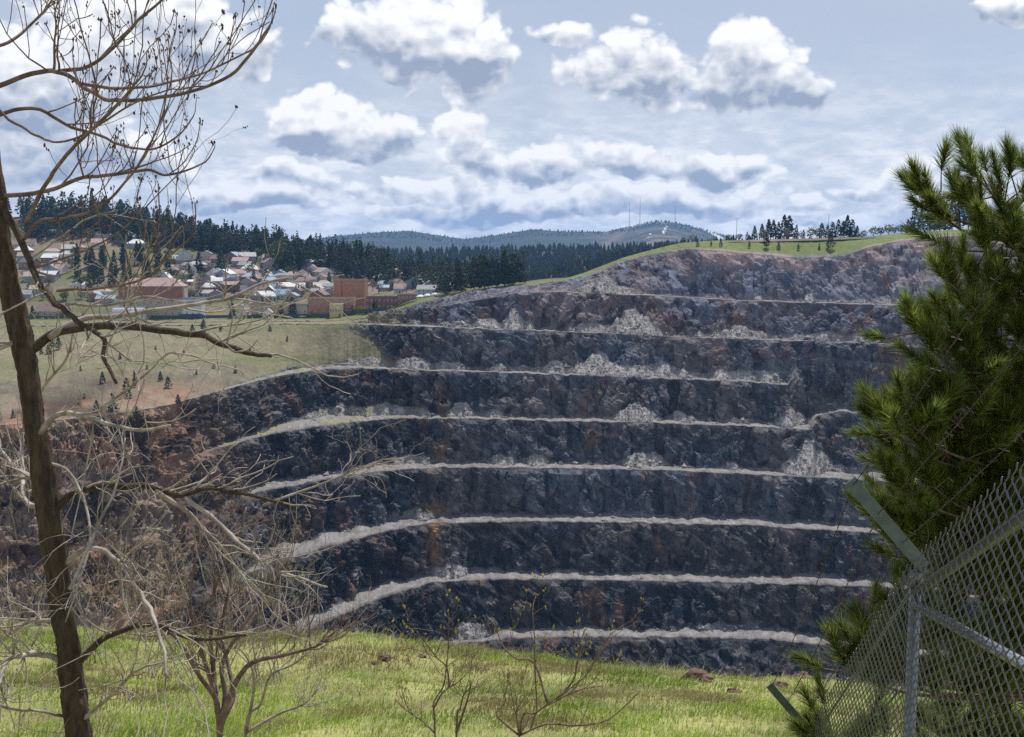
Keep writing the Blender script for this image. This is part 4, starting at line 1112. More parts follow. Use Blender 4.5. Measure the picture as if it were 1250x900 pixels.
for i, (x, y0, y1, lab) in enumerate([(768, 277, 247, 'faint lattice mast on the mountain left of the summit'), (781, 275, 243, 'tallest faint mast near the mountain summit'), (824, 272, 252, 'faint dark mast on the mountain shoulder right of the summit')]):
    p = at(x, y0, 6380); h = (y0 - y1) * 6380 / FPX
    o = empty('radio_mast', p)
    b = MB(); c_ = 2.2
    for k in range(3):
        a = k * 2.094; b.tube([(c_*math.cos(a), c_*math.sin(a), -8), (.5*math.cos(a), .5*math.sin(a), h)], .45, 4)
    b.build('mast', M_STEEL, o)
    br_ = MB()
    for j in range(14):
        z = h * j / 14; rr = c_ + (.5 - c_) * j / 14
        for k in range(3):
            a, a2 = k * 2.094, (k + 1) * 2.094
            br_.tube([(rr*math.cos(a), rr*math.sin(a), z), (rr*math.cos(a2), rr*math.sin(a2), z + h/14)], .25, 3)
    br_.build('bracing', M_STEEL, o)
    tag(o, lab, 'mast')
# ================================================================== near grass slope
LIP = [(-700,752),(-200,758),(0,764),(150,773),(330,777),(420,785),(520,794),(640,802),(760,816),(860,829),(950,836),(1010,842),(1150,850),(1500,860)]
lipP = at(np.array([p[0] for p in LIP], float), np.array([p[1] for p in LIP], float), 34.0)
BY = np.array([-8, 0, 3.0, 4.6, 7.6, 11, 14, 24, 34.0]); BZ = np.array([-1.5, -1.65, -2.4, -3.2, -5.1, -6.0, -6.75, -9.5, -13.0])
def gz(X, Y, fine=True):
    X = np.asarray(X, float); Y = np.asarray(Y, float)
    z = np.interp(np.minimum(Y, 34), BY, BZ)
    zl = np.interp(X, lipP[:, 0], lipP[:, 2])
    t = sstep(Y, 11, 34)
    z = z + t * (zl - BZ[-1])
    z = z + 0.55 * np.exp(-((X + 4.5) / 3.2) ** 2 - ((Y - 26.5) / 3.0) ** 2) - 0.35 * np.exp(-((X + 6.0) / 4.5) ** 2 - ((Y - 22.5) / 2.0) ** 2)
    if fine:
        q = np.stack([X, Y, 0 * X], -1)
        z = z + (fbm(q / 3.0, 4, 501) - .5) * .45 * sstep(Y, 8, 16) + (fbm(q / .7, 3, 503) - .5) * .10
    over = np.maximum(Y - 34 - (fbm(np.stack([X / 1.6, 0 * X, 0 * X], -1), 3, 505) - .5) * 3.0, 0)
    return z - over * 1.25 - 0.3 * np.minimum(over, 3)
nx = np.concatenate([np.linspace(-70, -26, 24), np.linspace(-25.6, 25.6, 257), np.linspace(26, 70, 24)])
ny = np.concatenate([np.linspace(-8, 6, 30), np.linspace(6.2, 37, 190), np.linspace(38, 60, 12), np.array([80, 120, 160, 175])])
NXX, NYY = np.meshgrid(nx, ny)
NZ = gz(NXX, NYY)
NV = np.stack([NXX, NYY, NZ], -1)
nq = np.stack([NXX, NYY, 0 * NXX], -1)
nc_ = np.array([.25, .25, .095]) * (0.6 + 0.8 * fbm(nq / 1.5, 5, 507))[..., None]
so = sstep(fbm(nq / 2.2, 4, 509), .56, .68) * .6
nc_ = nc_ + (np.array([.15, .11, .08]) - nc_) * so[..., None]
cl = sstep(NYY, 33.6, 35.0); nc_ = nc_ + (np.array([.12, .09, .075]) - nc_) * cl[..., None]
nme = mesh_from("near_ground", NV.reshape(-1, 3), [grid_faces(*NXX.shape)], True); setcol(nme, nc_.reshape(-1, 3))
tag(link("near_ground", nme, mat_vc("near_soil", .95, 6.0, .03, 10.0, .3)), kind='structure')
def gpt(px, Y):
    X = (px - 625) / FPX * Y * (1 + 0.04)
    return np.array([X, Y, float(gz(np.array([X]), np.array([Y]))[0])])
def ground_hit(px, py):
    """where the view line of that spot meets the near ground"""
    Y = np.linspace(5, 37, 400); p = at(np.full(400, px), np.full(400, py), Y)
    g = gz(p[:, 0], p[:, 1]); i = int(np.argmax(p[:, 2] < g)); return np.array([p[i, 0], p[i, 1], g[i]])
# ---- grass blades, one mass
def blades(n, seed, hmin, hmax, wmul=1.0, clumpy=True, region=None):
    r2 = np.random.default_rng(seed)
    Y = 6 + (35.2 - 6) * r2.random(n) ** 0.8
    px = r2.uniform(-40, 1290, n); X = (px - 625) / FPX * Y * 1.06
    q = np.stack([X, Y, 0 * X], -1)
    cl = fbm(q / 0.9, 3, 521); pt = fbm(q / 3.6, 4, 523)
    keep = r2.random(n) < np.clip(0.25 + 1.5 * (cl - .25), .15, 1)
    X, Y, q, cl, pt = X[keep], Y[keep], q[keep], cl[keep], pt[keep]; n = len(X)
    z = gz(X, Y)
    h = r2.uniform(hmin, hmax, n) * (.55 + 1.0 * cl) * (1 + .5 * r2.random(n) ** 4)
    w = (0.0030 + 0.00024 * Y) * r2.uniform(.7, 1.4, n) * wmul
    a = r2.uniform(0, 6.28, n); b = r2.normal(0.4, .9, n)
    lean = h * r2.uniform(.15, .95, n)
    dx, dy = np.cos(a) * w, np.sin(a) * w
    lx, ly = np.cos(b) * lean, np.sin(b) * lean * .8
    base = np.stack([X, Y, z - .02], -1)
    side = np.stack([dx, dy, 0 * X], -1)
    mid = base + np.stack([lx * .35, ly * .35, h * .6], -1)
    tip = base + np.stack([lx, ly, h * (1 - .25 * (lean / h) ** 2)], -1)
    v = np.stack([base - side, base + side, mid + side * .7, mid - side * .7, tip], 1)
    f4 = np.array([[0, 1, 2, 3]]); f3 = np.array([[3, 2, 4]])
    off = (np.arange(n) * 5)[:, None]
    g1 = np.array([.28, .41, .060]); g2 = np.array([.18, .30, .040]); st = np.array([.58, .56, .31]); yl = np.array([.42, .48, .11])
    k = r2.random(n)
    m1 = sstep(pt, .40, .60)
    c = g1[None] * m1[:, None] + g2[None] * (1 - m1[:, None])
    c = np.where((k < .28)[:, None], yl, c)
    dry = sstep(fbm(q / 2.0 + 5, 4, 527), .42, .66)
    c = np.where((k > 1 - .12 - .42 * dry)[:, None], st, c)
    c = c * r2.uniform(.7, 1.3, (n, 1)) * (.45 + 1.1 * fbm(q / 1.1 + 3, 4, 529))[:, None]
    brn = sstep(fbm(q / 1.7 + 8, 4, 531), .55, .66)[:, None] * .75
    c = c * (1 - brn) + np.array([.30, .225, .13]) * r2.uniform(.5, 1.2, (n, 1)) * brn
    return v.reshape(-1, 3), (f4 + off), (f3 + off), np.repeat(c, 5, axis=0)
gm_ = MB()
v, a4, a3, c = blades(340000, 5, .05, .14); gm_.add(v, a4, a3); gm_.c.append(c)
v, a4, a3, c = blades(22000, 6, .12, .30, .8); gm_.add(v, a4, a3); gm_.c.append(c)
r3 = np.random.default_rng(77); nw = 9000
Xw = r3.uniform(-17, 17, nw); Yw = 35.0 - 9 * r3.random(nw) ** 2.2; qw = np.stack([Xw, Yw, 0 * Xw], -1)
kw = fbm(qw / 1.4, 3, 541) > .52; Xw, Yw = Xw[kw], Yw[kw]; nw = len(Xw); zw = gz(Xw, Yw); hw_ = r3.uniform(.15, .5, nw)
bw = np.stack([Xw, Yw, zw - .02], -1); aw_ = r3.uniform(0, 6.28, nw); sw_ = np.stack([np.cos(aw_), np.sin(aw_), 0 * aw_], -1) * .006
tw2 = bw + np.stack([r3.normal(0, .3, nw) * hw_, r3.normal(0, .3, nw) * hw_, hw_], -1); mw2 = (bw + tw2) / 2 + np.stack([0 * hw_, 0 * hw_, hw_ * .08], -1)
vw = np.stack([bw - sw_, bw + sw_, mw2 + sw_, mw2 - sw_, tw2], 1).reshape(-1, 3); ow = (np.arange(nw) * 5)[:, None]
gm_.add(vw, np.array([[0, 1, 2, 3]]) + ow, np.array([[3, 2, 4]]) + ow)
gm_.c.append(np.repeat(np.array([.30, .22, .12]) * r3.uniform(.4, 1.3, (nw, 1)), 5, axis=0))
gob = gm_.build("grass", mat_vc("grass_blades", .7, 3.0, 0.0, 1, .2, transl=.35))
tag(gob, 'fresh green and straw-coloured grass on the slope before the pit', 'grass', kind='stuff')
# ---- reddish rocks on the lip
def ico_rock(rad, seed, squash=.7):
    bm_v = []
    import bmesh
    bm = bmesh.new(); bmesh.ops.create_icosphere(bm, subdivisions=3, radius=1.0)
    v = np.array([x.co[:] for x in bm.verts]); f = np.array([[l.index for l in fc.verts] for fc in bm.faces]); bm.free()
    cvv, _ = cells(v * 1.5 + seed * 3.7, seed)
    d = 1 + (cvv - .5) * .5 + (fbm(v * 1.7 + seed, 3, seed) - .5) * .7
    v = v * d[:, None] * np.array([1.15, .9, squash]) * rad
    return v, f
M_RED = mat("red_rock", (.13, .075, .065), .95, .45, 5.0, bump=.9, bscale=14.0)
for i, (px, py, wpx, lab) in enumerate([(851, 831, 33, 'largest dark red boulder lying on the grass lip'), (896, 846, 16, 'small red rock low in the grass right of the big boulder'), (951, 842, 20, 'squarish dark red rock beside the barbed wire'), (981, 832, 26, 'wide pale-topped red rock beside the fence end'),
                                       (470, 806, 14, 'small red rock on the lip edge, left of a pair'), (515, 803, 10, 'tiny red rock on the lip edge, right of a pair'), (893, 858, 9, 'pale stone fragment below the small red rock'), (962, 858, 12, 'small dark rock in the grass near the fence arm'), (458, 811, 9, 'tiny dark rock in the grass under the lip')]):
    p = ground_hit(px, py); r_ = wpx * p[1] / FPX / 2 / 1.1
    v, f = ico_rock(r_, 3 + i, .62 if i != 2 else .85)
    o = link('rock', mesh_from('rock', v, [f], False), M_RED); o.location = Vector(p) + Vector((0, 0, r_ * .25)); tag(o, lab, 'rock')

for i in range(22):
    px = [430, 445, 480, 500, 528, 560, 590, 610, 700, 760, 790, 820, 840, 870, 905, 920, 930, 945, 960, 970, 990, 1000][i]
    Yr = rng.uniform(29, 34.2); p = gpt(px, Yr); r_ = rng.uniform(.06, .17)
    v, f = ico_rock(r_, 40 + i % 6, .6)
    o = link('stone', mesh_from('stone', v, [f], False), M_RED); o.location = Vector(p) + Vector((0, 0, r_ * .2)); o.rotation_euler = (0, 0, rng.uniform(0, 6))
    tag(o, 'small reddish stone scattered along the grass lip of the pit', 'stone', 'small stones along the lip')

# ================================================================== bare trees
M_TBARK = mat("ridged_brown_bark", (.045, .03, .022), .95, .5, 34.0, bump=1.0, bscale=70.0, stretch=(1, 1, .28), col2=(.115, .083, .058))
M_TWIG = mat("grey_twig_bark", (.20, .165, .14), .9, .3, 12.0, col2=(.44, .385, .34))
M_TWIGD = mat("brown_twig_bark", (.10, .065, .055), .9, .3, 12.0, col2=(.24, .17, .14))
M_BUD = mat("dark_bud", (.09, .045, .035), .8, .3, 30.0)
M_YBUD = mat("yellow_green_bud", (.30, .30, .05), .7, .3, 30.0, col2=(.42, .34, .07))
def crom(pts, n=6):
    p = np.asarray(pts, float); p = np.vstack([2 * p[0] - p[1], p, 2 * p[-1] - p[-2]]); out = []
    for i in range(1, len(p) - 2):
        for t in np.linspace(0, 1, n, endpoint=False):
            out.append(.5 * ((2 * p[i]) + (-p[i-1] + p[i+1]) * t + (2*p[i-1] - 5*p[i] + 4*p[i+1] - p[i+2]) * t*t + (-p[i-1] + 3*p[i] - 3*p[i+1] + p[i+2]) * t**3))
    out.append(p[-2]); return np.array(out)
def knobs(mb, tips, size):
    if not tips: return
    t = np.array(tips); n = len(t)
    v, f = rock_blob(n)
    v = v * (size * rng.uniform(.6, 1.4, n))[:, None, None] * np.array([.8, .8, 1.5]) + t[:, None]
    mb.add(v.reshape(-1, 3), (f[None] + (np.arange(n) * 6)[:, None, None]).reshape(-1, 3))
def grow(mb, tips, p0, d0, L, r0, lvl, up=.5, wob=.25, kids=3, sides=4):
    n = 6; p = [np.array(p0, float)]; d = np.array(d0, float); d /= np.linalg.norm(d)
    for i in range(n):
        d = d + rng.normal(0, wob, 3) * .45 + np.array([0, 0, up]) * .28
        d /= np.linalg.norm(d); p.append(p[-1] + d * L / n)
    p = np.array(p); rr = np.maximum(np.linspace(r0, r0 * .42, n + 1), min(r0, .0024))
    mb.tube(p, rr, sides, False)
    tips.append(p[-1])
    if lvl > 0:
        for j in range(kids):
            i = int(rng.integers(1, n)); s_ = p[i + 1] - p[i]; s_ /= np.linalg.norm(s_)
            side = np.cross(s_, rng.normal(0, 1, 3)); side /= np.linalg.norm(side)
            grow(mb, tips, p[i], s_ * .75 + side * .8, L * rng.uniform(.35, .65), rr[i] * .62, lvl - 1, up, wob, max(1, kids - 1), max(3, sides - 1))
# ---- the old bare tree at the left
TY = 5.0
tree_o = empty('bare_tree', (0, 0, 0))
tp = np.array([(97, 900, 5.0), (88, 830, 5.0), (76, 740, 5.0), (62, 640, 5.0), (50, 560, 5.0), (38, 490, 5.0), (28, 420, 5.0), (12, 350, 5.0), (2, 290, 5.0), (-6, 235, 5.0), (-14, 170, 5.0), (-22, 90, 5.02), (-28, 0, 5.05), (-34, -110, 5.1)])
tw = at(tp[:, 0], tp[:, 1], tp[:, 2])
bp = np.array([tw[0][0] + .10, 5.0, gz(np.array([tw[0][0]]), np.array([5.0]))[0] - .1])
tree_o.location = Vector(bp); T0 = bp.copy()
trunk_pts = crom(np.vstack([bp, (bp + tw[0]) / 2 + np.array([.01, 0, 0]), tw]), 16)
tr_r = np.interp(np.linspace(0, 1, len(trunk_pts)), [0, .1, .25, .5, .62, .75, .88, 1], [.092, .060, .053, .046, .042, .036, .027, .012])
tb = MB(); tb.tube(trunk_pts - T0, tr_r, 44)
me = tb.mesh('trunk', True)
vv = np.array([v_.co[:] for v_ in me.vertices])
# furrowed bark
ang = np.stack([vv[:, 0] * 26, vv[:, 1] * 26, vv[:, 2] * 4.5], -1)
fur = (ridged(ang * np.array([1.3, 1.3, 1.2]), 3, 601) - .6) * .028 + (fbm(vv * 6, 3, 603) - .5) * .018
ctr = trunk_pts - T0; ci_ = np.argmin(np.abs(vv[:, None, 2] - ctr[None, :, 2]), axis=1)
rad_d = vv - ctr[ci_]; rad_d[:, 2] = 0; rad_d /= np.maximum(np.linalg.norm(rad_d, axis=1, keepdims=True), 1e-6)
me.vertices.foreach_set('co', (vv + rad_d * fur[:, None]).astype(np.float32).ravel()); me.update()
link('trunk', me, M_TBARK, tree_o)
BR = [  # traced limbs: (points in photograph pixels, start radius px, twig style)
 ([(38,428),(70,406),(130,397),(200,402),(250,412),(300,430),(332,433)], 6.5, 'mid'),
 ([(60,412),(95,392),(150,384),(220,375),(280,364),(320,346),(353,339)], 4.5, 'mid'),
 ([(-4,235),(30,300),(45,345),(82,382),(124,410),(128,436),(142,468)], 5.0, 'mid'),
 ([(2,240),(60,232),(100,218),(160,210),(185,207),(205,213),(230,207),(252,197)], 4.2, 'up'),
 ([(30,292),(48,270),(80,266),(120,254),(150,226),(172,198),(190,160),(205,130)], 3.2, 'up'),
 ([(-20,112),(0,105),(40,90),(75,87),(100,104),(130,120),(170,122),(230,112),(280,93),(308,62),(326,36)], 5.0, 'up'),
 ([(96,103),(140,108),(190,104),(240,92),(285,72),(315,55),(331,31)], 3.2, 'up'),
 ([(70,88),(110,80),(140,56),(170,24),(200,-2),(215,-30)], 3.6, 'up'),
 ([(-14,145),(40,132),(90,154),(130,168),(155,179),(190,181),(218,165),(236,142)], 3.6, 'up'),
 ([(-10,130),(30,160),(60,172),(90,170),(125,150),(160,128),(200,112),(250,106)], 2.6, 'up'),
 ([(34,272),(52,232),(80,190),(110,160),(150,120),(170,95)], 4.4, 'up'),
 ([(-24,60),(10,52),(40,28),(60,5),(75,-30)], 3.4, 'up'),
 ([(66,85),(66,40),(72,-10)], 2.4, 'up'),
 ([(34,330),(70,318),(110,303),(150,280),(190,240),(225,205)], 2.2, 'up'),
 ([(70,355),(130,352),(180,338),(200,318),(236,288),(240,280)], 2.6, 'up'),
 ([(80,372),(140,370),(180,362),(230,370)], 2.2, 'mid'),
 ([(42,540),(62,512),(85,505),(120,513),(160,524),(206,521)], 4.0, 'mid'),
 ([(60,628),(90,602),(130,592),(180,594),(215,604),(255,597),(300,606),(366,618)], 6.0, 'low'),
 ([(190,597),(225,622),(262,660),(295,700),(330,740)], 3.6, 'low'),
 ([(225,608),(270,642),(305,672),(340,697),(400,716)], 3.6, 'low'),
 ([(320,618),(380,596),(430,575),(466,564)], 2.0, 'low'),
 ([(78,690),(105,670),(130,675),(160,706),(182,745),(200,790),(206,826)], 4.2, 'low'),
 ([(98,806),(130,778),(185,762),(240,780),(300,776)], 5.0, 'low'),
 ([(80,812),(55,798),(25,800),(4,812),(-4,850)], 4.6, 'low'),
 ([(100,880),(140,845),(165,820),(206,806)], 3.0, 'low'),
 ([(60,590),(35,580),(10,560),(-10,540)], 4.0, 'low'),
 ([(55,620),(30,612),(28,560),(26,530)], 4.4, 'low'),
 ([(78,760),(40,758),(10,775),(-15,800)], 3.4, 'low'),
 ([(26,415),(0,425),(-30,440)], 4.0, 'mid'),
 ([(45,560),(85,580),(110,640),(100,700),(80,760)], 2.2, 'low'),
 ([(30,520),(55,470),(80,440),(92,400),(110,372)], 2.2, 'mid'),
 ([(85,720),(120,640),(140,600),(150,560),(153,535)], 2.4, 'low'),
 ([(82,876),(40,868),(0,862),(-30,850)], 2.4, 'low'),
 ([(120,500),(150,480),(180,455),(210,430),(250,440),(300,455)], 2.0, 'mid'),
]
BPATH = []
for bi, (pts, r0, sty) in enumerate(BR):
    a = np.array(pts, float)
    y0 = 5.0; dy = rng.uniform(-.9, .9)
    L = np.concatenate([[0], np.cumsum(np.hypot(np.diff(a[:, 0]), np.diff(a[:, 1])))]); L /= L[-1]
    near_ = [(math.hypot(q[0] - a[0, 0], q[1] - a[0, 1]), q[2]) for q in BPATH]
    if near_ and min(near_)[0] < 14: y0 = min(near_)[1]
    Yd = y0 + dy * L * np.minimum(1, L * 2) + rng.normal(0, .02, len(a)); Yd[0] = y0
    for s2 in np.linspace(0, 1, 40): BPATH.append((np.interp(s2, L, a[:, 0]), np.interp(s2, L, a[:, 1]), np.interp(s2, L, Yd)))
    if sty == 'up': r0 *= .74
    P = crom(at(a[:, 0], a[:, 1], Yd), 6)
    P = P + (fbm(P * 9, 2, 620 + bi)[:, None] - .5) * .02
    rr = np.linspace(1.0, .36, len(P)) * r0 * y0 / FPX * .92
    b = MB(); b.tube(P - T0, rr, 8)
    br_o = b.build('branch', M_TBARK if r0 > 4.9 and sty != 'up' else (M_TWIG if sty == 'low' else M_TWIGD if sty == 'up' else M_TWIG), tree_o, True)
    tw_, tips = MB(), []
    nk = {'up': 8, 'mid': 8, 'low': 11}[sty]
    for j in range(nk):
        i = int(rng.integers(len(P) // 5, len(P) - 2)); s_ = P[i + 1] - P[i]; s_ /= np.linalg.norm(s_)
        side = np.array([rng.normal(0, .5), rng.normal(0, .7), rng.uniform(.3, 1.0) if sty == 'up' else rng.normal(.1, .7)])
        grow(tw_, tips, P[i] - T0, s_ * .8 + side * .8, rng.uniform(.18, .55), min(rr[i] * .5, .0055), 1 if rng.random() < .7 else 2,
             rng.uniform(.1, .75) if sty == 'up' else (.25 if sty == 'mid' else rng.choice([-.35, .3])), .32 if sty == 'up' else .42, 2)
    if sty == 'up':
        grow(tw_, tips, P[-1] - T0, P[-1] - P[-3], .10, rr[-1], 0, .7, .2, 0)
    tag(tw_.build('twigs', M_TWIGD if sty == 'up' else M_TWIG, br_o, True), kind='stuff')
    if sty == 'up':
        kb = MB(); tt = []
        for t in tips:
            tt += [t + rng.normal(0, .006, 3) for _ in range(3)]
        knobs(kb, tt, .0052); tag(kb.build('buds', M_BUD, br_o), kind='stuff')
tag(tree_o, 'leafless old tree with furrowed brown trunk and knobbly budded twigs', 'tree')
# ---- leafless shrubs and saplings
def shrub(name, base_px, Y, stems, label, bark, buds=None, kid=3, lvl=2, up=.55, twig=.5, group=None, r0=.012, wob=.4, sub=5, tmax=1.0):
    B = gpt(base_px, Y); o = empty(name, B); B0 = B.copy()
    built = None
    for pts in stems:
        a = np.array(pts, float)
        Yd = Y + np.linspace(0, rng.uniform(-.08, .08) * Y, len(a))
        P = at(a[:, 0], a[:, 1], Yd)
        if Y > 11 or built is None: root = B - np.array([0, 0, .05]) + (rng.normal(0, .35, 3) * np.array([1, 1, 0]) if Y > 11 else 0)
        else:                                   # fork from the stem already standing there
            root = built[int(np.argmin(np.linalg.norm(built - (P[0] - np.array([0, 0, .12])), axis=1)))]
            P = P[1:] if np.linalg.norm(P[0] - root) < .12 and len(P) > 2 else P
        P = crom(np.vstack([root, P]), 5)
        built = P if built is None else np.vstack([built, P])
        P = P + (fbm(P * 5, 2, int(abs(a[0, 0]))) [:, None] - .5) * .02 * np.linspace(0, 1, len(P))[:, None]
        rr = np.linspace(1, .3, len(P)) * r0 * (1.25 - .25 * len(stems) / 6)
        b = MB(); b.tube(P - B0, rr, 7); so_ = b.build('stem', bark, o, True)
        t_, tips = MB(), []
        for j in range(sub):
            i = int(rng.integers(len(P) // 3, len(P) - 2)); s_ = P[i+1] - P[i]; s_ /= np.linalg.norm(s_)
            grow(t_, tips, P[i] - B0, s_ * .7 + rng.normal(0, .6, 3) + np.array([0, 0, .2]), rng.uniform(.3, .8) * twig, rr[i] * .5, lvl - 1, up, wob, kid, 4)
        tag(t_.build('twigs', M_TWIG if bark is not M_TWIGD else M_TWIGD, so_, True), kind='stuff')
        if buds is not None:
            kb = MB(); tt = [t + rng.normal(0, .012, 3) for t in tips if rng.random() < .75 for _ in range(2)]
            knobs(kb, tt + [P[-1] - B0], .009 if Y < 10 else .014); tag(kb.build('leaf_buds', buds, so_), kind='stuff')
    tag(o, label, 'shrub' if 'shrub' in name else 'sapling', group)
    return o
shrub('bare_shrub', 270, 7.2, [[(268,900),(263,850),(247,800),(232,745),(238,690),(250,650)], [(270,890),(275,850),(272,810),(300,760),(330,720),(345,690)], [(266,870),(262,840),(258,780),(262,720),(290,660),(300,620)], [(272,880),(285,850),(280,815),(270,770),(282,700),(270,640)], [(262,850),(240,820),(215,780),(190,760),(180,720)], [(268,860),(300,815),(345,800),(385,790),(410,770)]],
      'many-stemmed leafless shrub with brown forked trunk right of the old tree', M_TWIGD, None, 4, 3, .5, .75, None, .022, .5, 8)
shrub('bare_shrub', 300, 8.5, [[(300,895),(318,860),(330,825),(360,810),(395,780),(412,772)], [(302,880),(310,840),(305,810),(290,790)], [(305,880),(340,872),(370,860),(390,840)]],
      'low spreading grey leafless shrub beside the forked brown shrub', M_TWIG, None, 4, 3, .35, .6, None, .014, .6, 8)
THK = [(200, 24.0, 60, 'whitish leafless thicket shrub with yellow buds nearest the old trunk'), (245, 26.0, 60, 'whitish leafless thicket shrub with yellow buds left of the middle of the thicket'),
       (300, 25.0, 70, 'densest whitish leafless shrub in the middle of the thicket'), (350, 28.0, 60, 'whitish leafless shrub at the pit-side end of the thicket'), (165, 27.0, 50, 'whitish leafless shrub half hidden behind the old trunk'),
       (320, 21.0, 60, 'whitish leafless shrub at the front of the thicket'), (120, 23.0, 55, 'low leafless shrub right behind the old trunk'), (40, 25.0, 60, 'leafless shrub on the far side of the old trunk')]
for i, (bx, Y, sp, thl) in enumerate(THK):
    st = []
    for j in range(8):
        tx = bx + rng.uniform(-sp, sp); ty = rng.uniform(640, 730)
        mx = bx + (tx - bx) * .45
        st.append([(mx + rng.normal(0, 5), 790 - (790 - ty) * .35), (mx + (tx - mx) * .5 + rng.normal(0, 7), 790 - (790 - ty) * .7), (tx, ty)])
    shrub('thicket_shrub', bx, Y, st, thl, M_TWIG, M_YBUD, 3, 2, .5, 1.2, None, .014, .5, 4)
shrub('sapling', 533, 7.5, [[(531,895),(529,860),(541,838),(545,812),(547,780),(548,745)], [(533,890),(515,880),(495,868),(483,856)], [(541,845),(560,832),(572,820)], [(545,815),(530,800),(510,770)]],
      'slender leafless sapling with small yellow buds in the grass', M_TWIGD, M_YBUD, 2, 2, .5, .5, None, .0075, .45, 5)
shrub('sapling', 556, 7.8, [[(557,895),(562,865),(568,845),(585,838)], [(559,885),(572,850),(575,830)]],
      'short thin leafless sapling between its two taller neighbours', M_TWIGD, None, 2, 2, .5, .4, None, .009, .45, 5)
shrub('sapling', 632, 7.0, [[(634,898),(655,870),(690,845),(715,825),(730,800),(745,775),(760,765)], [(634,895),(645,878),(655,868),(653,820),(652,780),(650,745),(655,725)], [(630,895),(612,880),(606,870),(618,855),(612,835)], [(640,890),(668,884),(705,886),(740,880),(765,860),(780,845)], [(655,870),(680,855),(705,842),(735,838)], [(690,848),(700,830),(705,805),(720,790)], [(626,892),(630,870),(635,862)], [(652,810),(630,805),(615,790),(605,765),(600,755)]],
      'wide forked sapling with yellow-green bud clusters on its twigs', M_TWIGD, M_YBUD, 2, 2, .6, .5, None, .009, .45, 5)

# ================================================================== chain-link fence
M_GALV = mat("galvanised_steel", (.19, .205, .21), .34, .18, 20.0, metal=.85)
M_WIRE = mat("fence_wire_zinc", (.13, .14, .15), .24, .25, 30.0, metal=.8)
M_ARM = mat("dull_green_arm_steel", (.13, .165, .155), .55, .2, 15.0, metal=.35)
M_BARB = mat("weathered_barbed_wire", (.06, .055, .05), .6, .3, 30.0, metal=.5)
Q1 = at(1118, 700, 4.6); Q2 = at(987, 903, 7.6); Q0 = np.array([1.40, 1.6, 0.0])
zz = at(1250, 577, 3.22); sl = (zz[2] - Q1[2]) / (3.22 - 4.6); Q0[2] = Q1[2] + sl * (1.6 - 4.6)
H_ = 1.85
fence_o = empty('chain_link_fence', Vector((Q1[0], Q1[1], Q1[2] - H_))); F0 = np.array(fence_o.location)
def post(Q, r=.026, h=H_):
    p = Q - F0
    MB().tube([p + np.array([0, 0, -h - .5]), p + np.array([0, 0, -.02])], r, 18).build('post', M_GALV, fence_o, True)
    c = MB(); c.tube([p + np.array([0, 0, -.06]), p + np.array([0, 0, .0]), p + np.array([0, 0, .012])], [r + .006, r + .006, r * .6], 18)
    c.build('post_cap', M_GALV, fence_o, True)
for Q in (Q0, Q1, Q2): post(Q)
# wires: each zigzag wire is a piece of its own, all of one shape
CELL = .0345
nseg = 2 * int(H_ / CELL / 2)
zt = []
for j in range(nseg + 1):
    s_ = 1 if j % 2 else -1
    zt.append((s_ * CELL * .5, s_ * .0022, -j * CELL))
zt = np.array(zt)
fine = []
for j in range(len(zt) - 1):
    d = (zt[j+1] - zt[j]); fine.append(zt[j] + d * .10); fine.append(zt[j] + d * .90)
fine = np.array([zt[0] + np.array([-.004, 0, .022])] + fine + [zt[-1]])
wire_me = MB().tube(fine, .0026, 5).mesh('mesh_wire', True); wire_me.materials.append(M_WIRE)
def panel(A, B):
    d = B - A; L = math.hypot(d[0], d[1]); yaw = math.atan2(d[1], d[0]); n = int(L / CELL)
    off = np.array([-math.sin(yaw), math.cos(yaw), 0]) * .034
    if off[0] > 0: off = -off
    for i in range(n):
        t = (i + .5) / n
        w = link('mesh_wire', wire_me, None, fence_o)
        w.location = A + d * t - F0 + off + np.array([0, 0, .01 + (CELL if i % 2 else 0)])
        w.rotation_euler = (0, 0, yaw)
    return off
o1 = panel(Q1, Q2); panel(Q0 + (Q1 - Q0) * .12, Q1)
# rails and the diagonal brace
def rail(A, B, r, name, m=M_GALV): MB().tube([A - F0, (A + B) / 2 - F0, B - F0], r, 14).build(name, m, fence_o, True)
dn = np.array([0, 0, -1.0])
rail(Q1 + dn * .09, Q0 + dn * .09 + np.array([.0, .0, -.06]), .021, 'top_rail')
M_RAIL = mat('bright_zinc_rail', (.50, .54, .60), .30, .2, 14.0, metal=.9)
rail(Q1 + dn * .14, np.array(at(1262, 818, 3.15)) + (np.array(at(1262, 818, 3.15)) - (Q1 + dn * .14)) * .5, .021, 'brace_rail', M_RAIL)
rail(Q1 + dn * .05, Q2 + dn * .05, .008, 'tension_wire')
# barbed wire arms
armv = np.array([-.335, .03, .385]); armv2 = armv
perp = np.array([.385, 0, .335]); perp /= np.linalg.norm(perp)
def arm(Q):
    b = MB(); p = Q - F0 + np.array([.035, 0, .03]); e = p + armv
    fl = np.array([0, 1.0, 0])
    def slab(w0, w1, f0, f1):
        vs = []
        for q in (p, e):
            for (a_, c_) in ((w0, f0), (w1, f0), (w1, f1), (w0, f1)): vs.append(q + perp * a_ + fl * c_)
        b.add(vs, [(0,1,2,3),(7,6,5,4),(0,4,5,1),(1,5,6,2),(2,6,7,3),(3,7,4,0)])
    slab(-.028, .028, -.014, -.008); slab(.022, .028, -.0079, .020); slab(-.028, -.022, -.0079, .020)
    b.build('arm', M_ARM, fence_o)
    k = MB(); k.tube([p + np.array([-.035, 0, -.07]), p + np.array([-.035, 0, .02])], .011, 8); k.tube([p + np.array([.0, 0, -.07]), p + np.array([.0, 0, .02])], .009, 8)
    k.build('arm_bracket', M_GALV, fence_o)
    return p
